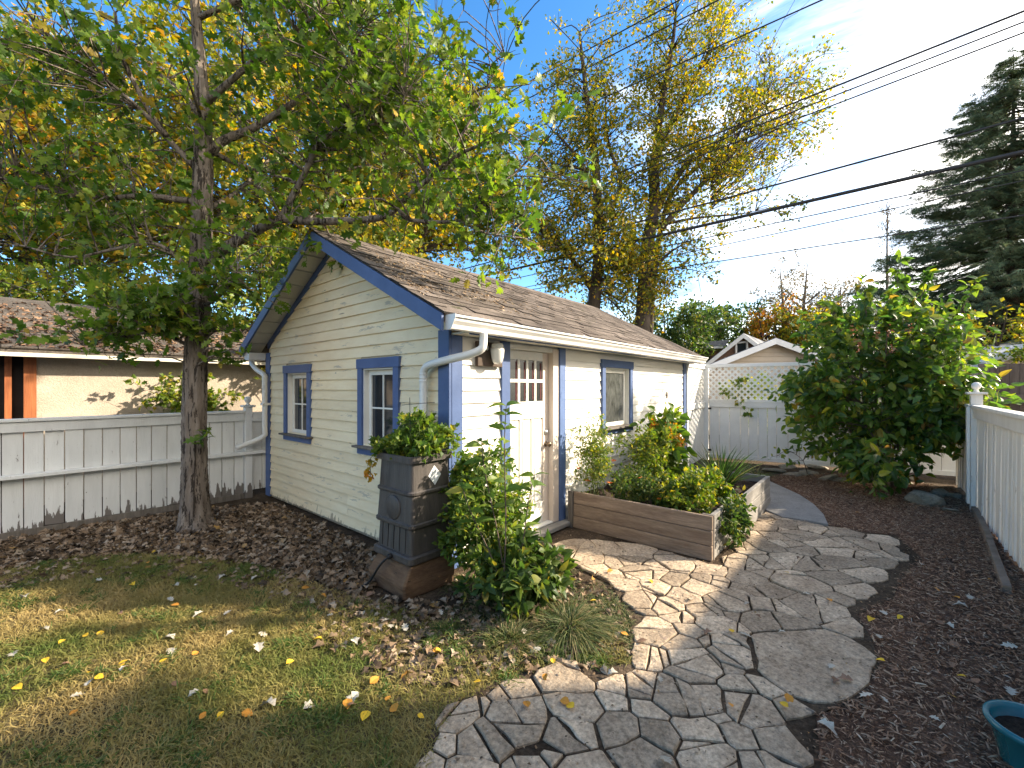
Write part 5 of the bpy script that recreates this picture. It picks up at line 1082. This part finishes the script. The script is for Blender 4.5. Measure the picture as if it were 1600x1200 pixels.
tag(blades('straw_grass', np.concatenate([X, np.zeros((n, 1))], 1), np.concatenate([r.normal(size=(n, 2))*.9, np.ones((n, 1))], 1), .04+.09*r.random(n), .0018+.001*r.random(n), M['tuft'], None, 1.0, 3, r), 'straw coloured grass between the corner shrub and the flagstones', 'grass', kind='stuff')
# mulch
MUL = [G(*p)[:2] for p in [(1198, 745), (1300, 742), (1420, 752), (1500, 770), (1545, 800), (1800, 1010), (1900, 1300), (1290, 1300), (1275, 1122), (1352, 1090), (1374, 1040), (1362, 1000), (1340, 962), (1395, 938), (1410, 902), (1440, 874), (1400, 838), (1345, 832), (1293, 822), (1287, 808), (1272, 792), (1250, 777), (1222, 764)]]
M['mulchbed'] = surf('mulch_fines', (.085, .05, .034), (.21, .13, .088), 5, rough=1, bump=1.0, bscale=60, vary=0, spec=.05, fine=(70, .9))
tag(MB().add([(p[0], p[1], .004) for p in MUL], [tuple(range(len(MUL)))]).build('mulch_bed', M['mulchbed'], fix=False), kind='structure')
r = np.random.default_rng(220); X = sample(MUL, 60000, r); n = len(X); a = r.random(n)*6.283
CH_ = np.array([(-.12, 0, 0), (.12, .03, 0), (.10, 1, .05), (-.09, .95, .04), (0, .5, .16)]); CF = np.array([(0, 1, 4), (1, 2, 4), (2, 3, 4), (3, 0, 4)])
tag(scatter('bark_mulch', np.concatenate([X, .004+.03*r.random((n, 1))], 1), np.stack([np.cos(a), np.sin(a), r.normal(size=n)*.25], 1), r.normal(size=(n, 3))*.4+np.array([0, 0, 1.]), .010+.034*r.random(n)**2.2, (CH_, CF), M['mulch'], None, .45+.7*r.random(n)), 'dark brown shredded bark mulch', 'mulch', kind='stuff')
# crumbs in the patio joints and against the bed
litter('joint_litter', PATIO, 2600, .008, .022, DIA, 'litter', 'crumbs of dry leaf caught between the flagstones', 221, .03)
# leaves and needles lying on the shed roof near the oak
def roofleaf(X): return np.array([roofz(y)+.018 for y in X[:, 1]])
r = np.random.default_rng(222); n = 2600; x = -.2+r.exponential(.9, n); y = .05+r.random(n)*1.8; k = (x < 5) & (r.random(n) < np.clip(1.15-np.abs(y-(.5+.28*x))*1.1, .05, 1)); x, y = x[k], y[k]; n = len(x); a = r.random(n)*6.283
P = np.stack([x, y, roofleaf(np.stack([x, y], 1))], 1); D = np.stack([np.cos(a), np.sin(a)*math.cos(TH), np.sin(a)*math.sin(TH)], 1)
tag(scatter('roof_litter', P, D, np.tile(nrm, (n, 1))+r.normal(size=(n, 3))*.2, .02+.035*r.random(n), OAK2, M['litter']), 'dry brown leaves scattered on the shed roof', 'leaf litter', kind='stuff')
# ------------------------------------------------------------------ single fallen leaves
def leafmesh(T, mat):
    me = bpy.data.meshes.new('fallen_leaf'); me.from_pydata([tuple(v) for v in T[0]], [], [tuple(int(i) for i in f) for f in T[1]]); me.materials.append(M[mat]); me.update(); return me
RND = ovate(4, .42, .12, .2)
LM = {k: [leafmesh(T, k) for T in Ts] for k, Ts in {'lyel': [RND, ovate(4, .4, .3, .35)], 'lora': [RND, ovate(4, .36, .3, .3)], 'lpal': [OAK2, OAK], 'lbrn': [OAK2, RND]}.items()}
LAB = {('lyel', 'lawn'): 'bright yellow fallen leaf lying on the lawn', ('lora', 'lawn'): 'orange fallen leaf lying on the lawn', ('lpal', 'lawn'): 'pale lobed fallen leaf lying on the lawn', ('lbrn', 'lawn'): 'brown fallen leaf lying on the lawn',
       ('lyel', 'stone'): 'yellow fallen leaf lying on the flagstones', ('lora', 'stone'): 'orange fallen leaf lying on the flagstones', ('lpal', 'stone'): 'pale lobed fallen leaf lying on the flagstones', ('lbrn', 'stone'): 'brown fallen leaf lying on the flagstones',
       ('lyel', 'mulch'): 'yellow fallen leaf lying on the bark mulch', ('lora', 'mulch'): 'orange fallen leaf lying on the bark mulch', ('lpal', 'mulch'): 'pale lobed fallen leaf lying on the bark mulch', ('lbrn', 'mulch'): 'brown fallen leaf lying on the bark mulch'}
def fallen(px, py, kind, where, s=None):
    z = {'lawn': .034, 'stone': .038, 'mulch': .04}[where]; p = G(px, py, z); o = bpy.data.objects.new('fallen_leaf', LM[kind][int(rng.integers(2))]); COL.objects.link(o); o.location = p
    s = s or {'lyel': .055, 'lora': .055, 'lpal': .075, 'lbrn': .06}[kind]*(.55+.5*rng.random()); o.scale = (s, s, s*(.6+.8*rng.random())); o.rotation_euler = (rng.normal()*.22, rng.normal()*.22, rng.random()*6.28); lab = LAB[(kind, where)]
    if where == 'lawn': lab = lab.replace('the lawn', 'the far lawn below the leaf litter' if py < 940 else 'the near left lawn' if px < 210 else 'the middle of the lawn' if px < 480 else 'the lawn corner by the flagstones')
    if where == 'stone': lab = lab.replace('the flagstones', 'the near flagstones' if py > 1030 else 'the flagstones before the raised bed' if px < 1130 else 'the flagstones by the mulch')
    if where == 'mulch': lab = lab.replace('the bark mulch', 'the bark mulch near the pot' if py > 1030 else 'the bark mulch toward the right fence' if px > 1450 else 'the bark mulch beside the flagstones')
    tag(o, lab, 'leaf', lab.replace('fallen leaf', 'fallen leaves'))
for x, y in [(158, 985), (101, 999), (137, 993), (138, 1051), (91, 1046), (148, 1057), (200, 1031), (70, 1028), (248, 860), (205, 911), (196, 1037), (22, 1072), (250, 1036), (350, 1111), (575, 1110), (740, 1065), (680, 1017), (503, 998), (447, 1037), (652, 1116)]: fallen(x, y, 'lyel', 'lawn')
for x, y in [(230, 878), (105, 892), (85, 900), (122, 1108), (377, 1113), (502, 928), (312, 1124), (619, 1111), (676, 1015), (280, 945), (578, 1068)]: fallen(x, y, 'lora', 'lawn')
for x, y in [(35, 932), (95, 927), (76, 982), (85, 958), (160, 905), (278, 914), (305, 914), (355, 898), (392, 905), (320, 955), (350, 960), (365, 985), (310, 1077), (255, 995), (135, 1070), (110, 1088), (440, 925), (520, 960), (405, 1017), (475, 1105), (610, 975), (690, 960), (20, 1018), (635, 985), (560, 1080), (845, 1012), (890, 975), (820, 990), (430, 1100), (187, 1048), (270, 938)]: fallen(x, y, 'lpal', 'lawn')
for k in range(16): x, y = 20+rng.random()*600, 890+rng.random()*230; fallen(x, y, ['lbrn', 'lpal', 'lbrn', 'lora'][k % 4], 'lawn')
for x, y in [(865, 1036), (897, 1105), (932, 938), (1014, 905), (1233, 895), (1232, 1105), (1145, 988)]: fallen(x, y, 'lyel', 'stone')
for x, y in [(853, 1052), (890, 1097), (1294, 935), (1140, 1098), (1230, 1083), (970, 988), (957, 890), (825, 1105)]: fallen(x, y, 'lora', 'stone')
for x, y in [(950, 1052), (1030, 1056), (1157, 988), (1228, 987), (1303, 1038), (1080, 936), (1265, 928), (1278, 1125), (1033, 1180), (1170, 940)]: fallen(x, y, 'lpal', 'stone')
for x, y in [(1307, 1058), (1333, 1062), (1100, 990), (1180, 960), (1010, 1000), (1250, 870)]: fallen(x, y, 'lbrn', 'stone')
for x, y in [(1363, 965), (1383, 1033), (1410, 962), (1492, 1089), (1510, 1057)]: fallen(x, y, 'lyel', 'mulch')
for x, y in [(1460, 917), (1500, 935), (1545, 905), (1336, 800)]: fallen(x, y, 'lora', 'mulch')
for x, y in [(1375, 996), (1362, 1083), (1386, 1097), (1452, 1118), (1515, 935), (1385, 960), (1513, 948), (1490, 980), (1440, 880), (1590, 1010), (1580, 1085)]: fallen(x, y, 'lpal', 'mulch')
for k in range(14): x, y = 1400+rng.random()*190, 870+rng.random()*230; fallen(x, y, 'lbrn', 'mulch')
#@@NEIGHBOURS
# ================================================================== NEIGHBOURING BUILDINGS
NY = 5.62; nx0, nx1 = -5.5, 1.55
ng = thing('stucco_garage', 'tan stucco garage with a leaf strewn low roof beyond the left fence', 'garage', (-2, 7.5, 0))
dx0, dx1 = ux(-40, NY), ux(37, NY)
def stw(m): m.box((nx0, NY, 0), (dx0, NY+.12, 2.08)).box((dx1, NY, 0), (nx1, NY+.12, 2.08)).box((dx0, NY, 1.99), (dx1, NY+.12, 2.08))
part('wall', M['stucco'], ng, stw); part('end_wall', M['stucco'], ng, lambda m: m.box((nx1-.12, NY+.121, 0), (nx1, NY+5, 2.08)))
dr = part('door', M['dark'], ng, lambda m: m.box((dx0, NY+.10, 0), (dx1, NY+.14, 1.98))); tag(dr, 'dark doorway with rust brown frame')
part('door_frame', M['rust'], dr, lambda m: m.box((dx1-.001, NY-.03, 0), (dx1+.11, NY-.002, 1.99))); part('door_frame', M['rust'], dr, lambda m: m.box((dx0-.1, NY-.03, 0), (dx0, NY-.002, 1.99))); part('door_head', M['rust'], dr, lambda m: m.box((dx0-.1, NY-.035, 1.992), (dx1+.11, NY-.002, 2.06)))
part('door_stile', M['rust'], dr, lambda m: m.box((dx1-.16, NY+.03, 0), (dx1-.10, NY+.09, 1.97)))
ry0, rz0, ry1, rz1 = NY-.28, 2.03, 8.4, 3.06
rx1 = 1.0
def nroof(m): m.add([(nx0, ry0, rz0), (rx1, ry0, rz0), (rx1, ry1, rz1), (nx0, ry1, rz1), (nx0, ry0, rz0-.06), (rx1, ry0, rz0-.06), (rx1, ry1, rz1-.06), (nx0, ry1, rz1-.06), (nx0, ry1+2.8, rz0), (rx1, ry1+2.8, rz0)], [(0, 1, 2, 3), (4, 7, 6, 5), (0, 4, 5, 1), (1, 5, 6, 2), (3, 7, 4, 0), (3, 2, 9, 8)])
M['nroof'] = surf('neighbour_shingle', (.07, .058, .048), (.14, .12, .10), 4, rough=.95, bump=.5, bscale=60, vary=.2, fine=(40, .6))
nr = part('roof', M['nroof'], ng, nroof)
nup = unit(np.array([[0, ry1-ry0, rz1-rz0]]))[0]; nn_ = np.array([0, -nup[2], nup[1]]); tabs = []
for c in range(21):
    x = nx0+(c % 2)*.15
    while x < rx1-.05: tabs.append((x, c*.14)); x += .305
tabs.sort(key=lambda t: np.linalg.norm(np.array([t[0], ry0, rz0])+nup*t[1]-CAMP) if t[0] > ux(-30, ry0)-.5 else 1e3)
rest = MB(); tm = tabmesh(.297, .17, .010); tme = bpy.data.meshes.new('shingle'); tme.from_pydata(tm.v, [], tm.f); tme.materials.append(M['nroof']); NT = math.atan2(nup[2], nup[1])
for i, (x, s) in enumerate(tabs):
    p = np.array([x, ry0-.02, rz0-.004])+nup*s+nn_*.004
    if i < 200: o = link(bpy.data.objects.new('shingle', tme), nr); o.location = p; o.rotation_euler = (NT+.05, 0, 0)
    else: rest.add([Matrix.Translation(p) @ Matrix.Rotation(NT+.05, 4, 'X') @ Vector(v) for v in tm.v], tm.f)
tag(rest.build('shingle_field', M['nroof'], nr, fix=False), kind='stuff')
part('fascia', M['soffit'], ng, lambda m: m.box((nx0, ry0-.03, rz0-.10), (rx1, ry0-.002, rz0-.05)))
r = np.random.default_rng(230); n = 5200; x = nx0+(rx1-nx0)*r.random(n); s = 2.75*r.random(n)**1.0; k = r.random(n) < np.clip(1.1-s*.28, .2, 1); x, s = x[k], s[k]; n = len(x); a = r.random(n)*6.28
P = np.stack([x, ry0+nup[1]*s, rz0+nup[2]*s+.022], 1); tag(scatter('roof_litter', P, np.stack([np.cos(a), np.sin(a), 0*a+.1], 1), np.tile(nn_, (n, 1))+r.normal(size=(n, 3))*.3, .04+.06*r.random(n), OAK2, leafm('rust_litter', [(0, (.07, .042, .026)), (.6, (.15, .088, .055)), (1, (.25, .16, .10))], .05, .9)), 'rust brown leaves covering the stucco garage roof', 'leaf litter', kind='stuff')
# tan garage with white fascia behind the lattice
def gable_house(name, label, cat, apx, apy, d, lx, ly, rx, ry, wallm, roofm, depth, fas=.22, laps=0):
    A, L, R = Wd(apx, apy, d), Wd(lx, ly, d), Wd(rx, ry, d); root = thing(name, label, cat, ((L[0]+R[0])/2, (L[1]+R[1])/2, 0)); back = np.array([1., 0, 0])*depth
    part('wall', wallm, root, lambda m: m.prism([(L[0], L[1], 0), (R[0], R[1], 0), (R[0], R[1], R[2]-fas*.5), tuple(A-np.array([0, 0, fas*.6])), (L[0], L[1], L[2]-fas*.5)], tuple(back)))
    for E in (L, R):
        e = E+(E-A)*.07
        part('roof_slope', roofm, root, lambda m: m.prism([tuple(A-FW*.3+np.array([0, 0, .02])), tuple(e-FW*.3+np.array([0, 0, .02])), tuple(e-FW*.3-np.array([0, 0, .05])), tuple(A-FW*.3-np.array([0, 0, .05]))], (depth+.4, 0, 0)))
        part('fascia', M['whitet'], root, lambda m: m.prism([tuple(A-FW*.31-np.array([0, 0, .0])), tuple(e-FW*.31-np.array([0, 0, .0])), tuple(e-FW*.31-np.array([0, 0, fas])), tuple(A-FW*.31-np.array([0, 0, fas]))], tuple(-FW*.03)))
    if laps:
        z = L[2]-1.2
        while z < A[2]-fas:
            f = lambda zz: min(1, max(0, (A[2]-fas*.7-zz)/(A[2]-min(L[2], R[2]))))
            hl, hr = A+(L-A)*f(z), A+(R-A)*f(z); part('siding_board', wallm, root, lambda m: m.bar((hl[0]-FW[0]*.012, hl[1]-FW[1]*.012, z+.07), (hr[0]-FW[0]*.012, hr[1]-FW[1]*.012, z+.07), .02, .125)); z += laps
    return root, A, L, R
gable_house('tan_garage', 'tan sided garage gable with white fascia behind the lattice fence', 'garage', 1203, 530, 14.0, 1098, 572, 1312, 570, M['tan'], M['greyroof'], 7, .19, .15)
hb, A, L, R = gable_house('brown_house', 'brown shingled gable house with a small white framed window', 'house', 1157, 522, 25.0, 1102, 566, 1215, 566, M['brownsid'], M['greyroof'], 8, .26)
wn = part('window', M['glass'], hb, lambda m: m.prism([tuple(Wd(x, y, 24.95)) for x, y in ((1152, 537), (1165, 535), (1165, 552), (1152, 552))], tuple(-FW*.03)))
for a, b in (((1150, 535), (1150, 553)), ((1167, 533), (1167, 553)), ((1149, 536), (1168, 534)), ((1149, 553), (1168, 553))): part('frame', M['whitet'], wn, lambda m: m.bar(tuple(Wd(*a, 24.93)), tuple(Wd(*b, 24.93)), .09, .09, tuple(FW)))
part('dormer_roof', M['greyroof'], hb, lambda m: m.prism([tuple(Wd(x, y, 26)) for x, y in ((1103, 534), (1138, 531), (1134, 541), (1103, 542))], tuple(FW*2))); part('dormer_eave', M['whitet'], hb, lambda m: m.prism([tuple(Wd(x, y, 25.97)) for x, y in ((1102, 542), (1130, 541), (1130, 544), (1102, 545))], tuple(FW*.2))); part('dormer_wall', M['brownsid'], hb, lambda m: m.prism([tuple(Wd(x, y, 26.2)) for x, y in ((1108, 545), (1132, 544), (1132, 562), (1108, 562))], tuple(FW*2)))
herb('yellow_bush', 'yellow green bush showing through the lattice', 'shrub', LD(5.2, 9.6), LD(5.4, 9.7, 1.25), (1.3, .5, .7), 120, .16, OAK2, 'lime', 16, .09, 236, nstem=8)
# brown neighbour fence and low shed at the right
bf = thing('brown_fence', 'dark brown board fence beyond the right white fence', 'fence', Wd(1570, HY, 8.2)*np.array([1, 1, 0])); x = 1530
while x < 1900:
    P0, P1 = Wd(x, HY, 8.2-(x-1530)*.0035), Wd(x+15.3, HY, 8.2-(x-1515)*.0035); h = 1.98+.02*rng.random()
    part('board', M['brownf'], bf, lambda m: m.prism([(P0[0], P0[1], 0), (P1[0], P1[1], 0), (P1[0], P1[1], h), (P0[0], P0[1], h)], tuple(FW*.02))); x += 16
for z in (1.35, .5):
    a_, b_ = Wd(1530, HY, 8.15), Wd(1898, HY, 8.15-368*.0035); part('rail', M['brownf'], bf, lambda m: m.bar((a_[0], a_[1], z), (b_[0], b_[1], z), .04, .13))
part('brace', M['brownf'], bf, lambda m: m.bar(tuple(Wd(1545, 632, 8.05)), tuple(Wd(1580, 612, 7.95)), .03, .05))
nsd = thing('low_shed', 'low tan shed with a white roof edge beyond the brown fence', 'shed', Wd(1600, HY, 10)*np.array([1, 1, 0])); 
part('wall', M['tan'], nsd, lambda m: m.prism([tuple(Wd(x, y, 10)) for x, y in ((1545, 600), (1760, 600), (1760, 520), (1640, 536), (1548, 566))], tuple(FW*3))); part('roof_edge', M['whitet'], nsd, lambda m: m.prism([tuple(Wd(x, y, 9.95)) for x, y in ((1540, 566), (1640, 534), (1640, 542), (1540, 574))], tuple(FW*3.2)))
herb('roof_vine', 'green creeper lying along the white shed roof edge', 'vine', Wd(1600, 545, 9.8), Wd(1590, 552, 9.75), (.55, .5, .14), 40, .14, OVA, 'lime', 10, .09, 240, nstem=3, flatb=2)
# unseen house added out of frame to shade the near lawn and stones
nh = thing('added_shade_house', 'unseen grey house added beyond the right fence to cast shade', 'house', (0, -8, 0))
HX, HYY = 3.8, -5.4
part('wall', M['house'], nh, lambda m: m.box((-12, HYY-6, 0), (HX, HYY-.3, 4.1))); part('roof', M['greyroof'], nh, lambda m: m.prism([(-12.3, HYY, 4.15), (-12.3, HYY-3.3, 5.4), (-12.3, HYY-6.6, 4.15)], (HX+12.6, 0, 0)))
# ------------------------------------------------------------------ overhead cables
def cable(label, pts, rad, ext=None):
    m = MB(); L = smooth_line(pts, 6) if len(pts) > 2 else np.array(pts); m.tube(L, rad, 6); return tag(m.build('overhead_cable', M['wirem']), label, 'cable', None)
def alley(label, x1, y1, x2, y2, rad, U=11.5, sag=.12):
    def at(px, py):
        k = (px-CX)/FPX; dx = U-CAMP[0]; dy = (RT[0]*dx-k*FW[0]*dx)/(k*FW[1]-RT[1]); d = FW[0]*dx+FW[1]*dy; return Wd(px, py, d)
    a, b = at(x1, y1), at(x2, y2); s = (a-b)/(a[1]-b[1]); y0, y1_ = -16, 34; p0 = b+s*(y0-b[1]); p1 = b+s*(y1_-b[1]); n = 24
    pts = [p0+(p1-p0)*t+np.array([0, 0, -sag*0]) for t in np.linspace(0, 1, n)]
    m = MB(); m.tube(pts, rad, 6); return tag(m.build('overhead_cable', M['wirem']), label, 'cable')
alley('thick black cable sweeping low across the sky to the elm', 1600, 237, 800, 421, 0.0480)
alley('medium black cable just above the thick cable', 1600, 184, 1200, 292, 0.0255)
alley('topmost of three parallel cables crossing the upper right sky', 1478, 66, 1200, 177, 0.0234)
alley('middle of three parallel cables crossing the upper right sky', 1518, 66, 1200, 190, 0.0175)
alley('lowest of three parallel cables crossing the upper right sky', 1560, 66, 1200, 203, 0.0175)
alley('thin cable just below the thick cable', 1440, 300, 1200, 351, 0.0156)
alley('second thin cable below the thick cable', 1390, 327, 1236, 360, 0.0137)
alley('lowest thin cable above the tan garage', 1370, 371, 1032, 422, 0.0156)
alley('highest cable at the top of the blue sky', 940, 66, 800, 142, 0.0215)
alley('second highest cable in the blue sky', 995, 66, 800, 167, 0.0215)
alley('third highest cable passing before the elm top', 1137, 66, 800, 217, 0.0195)
cable('service cable slanting down through the elm top', [Wd(860, 30, 14), Wd(895, 66, 14), Wd(962, 140, 14), Wd(1007, 182, 14), Wd(1040, 216, 14)], .014)
cable('thin cable dropping steeply above the shed end', [Wd(1080, 345, 18), Wd(1085, 400, 19), Wd(1092, 440, 20), Wd(1099, 478, 21)], .012)
cable('thin cable at the left above the stucco garage', [Wd(-60, 478, 9), Wd(60, 440, 9), Wd(180, 410, 9), Wd(255, 393, 9)], .009)
cable('thin cable high at the left before the spruce', [Wd(-60, 88, 9), Wd(40, 115, 9), Wd(160, 140, 9)], .007)
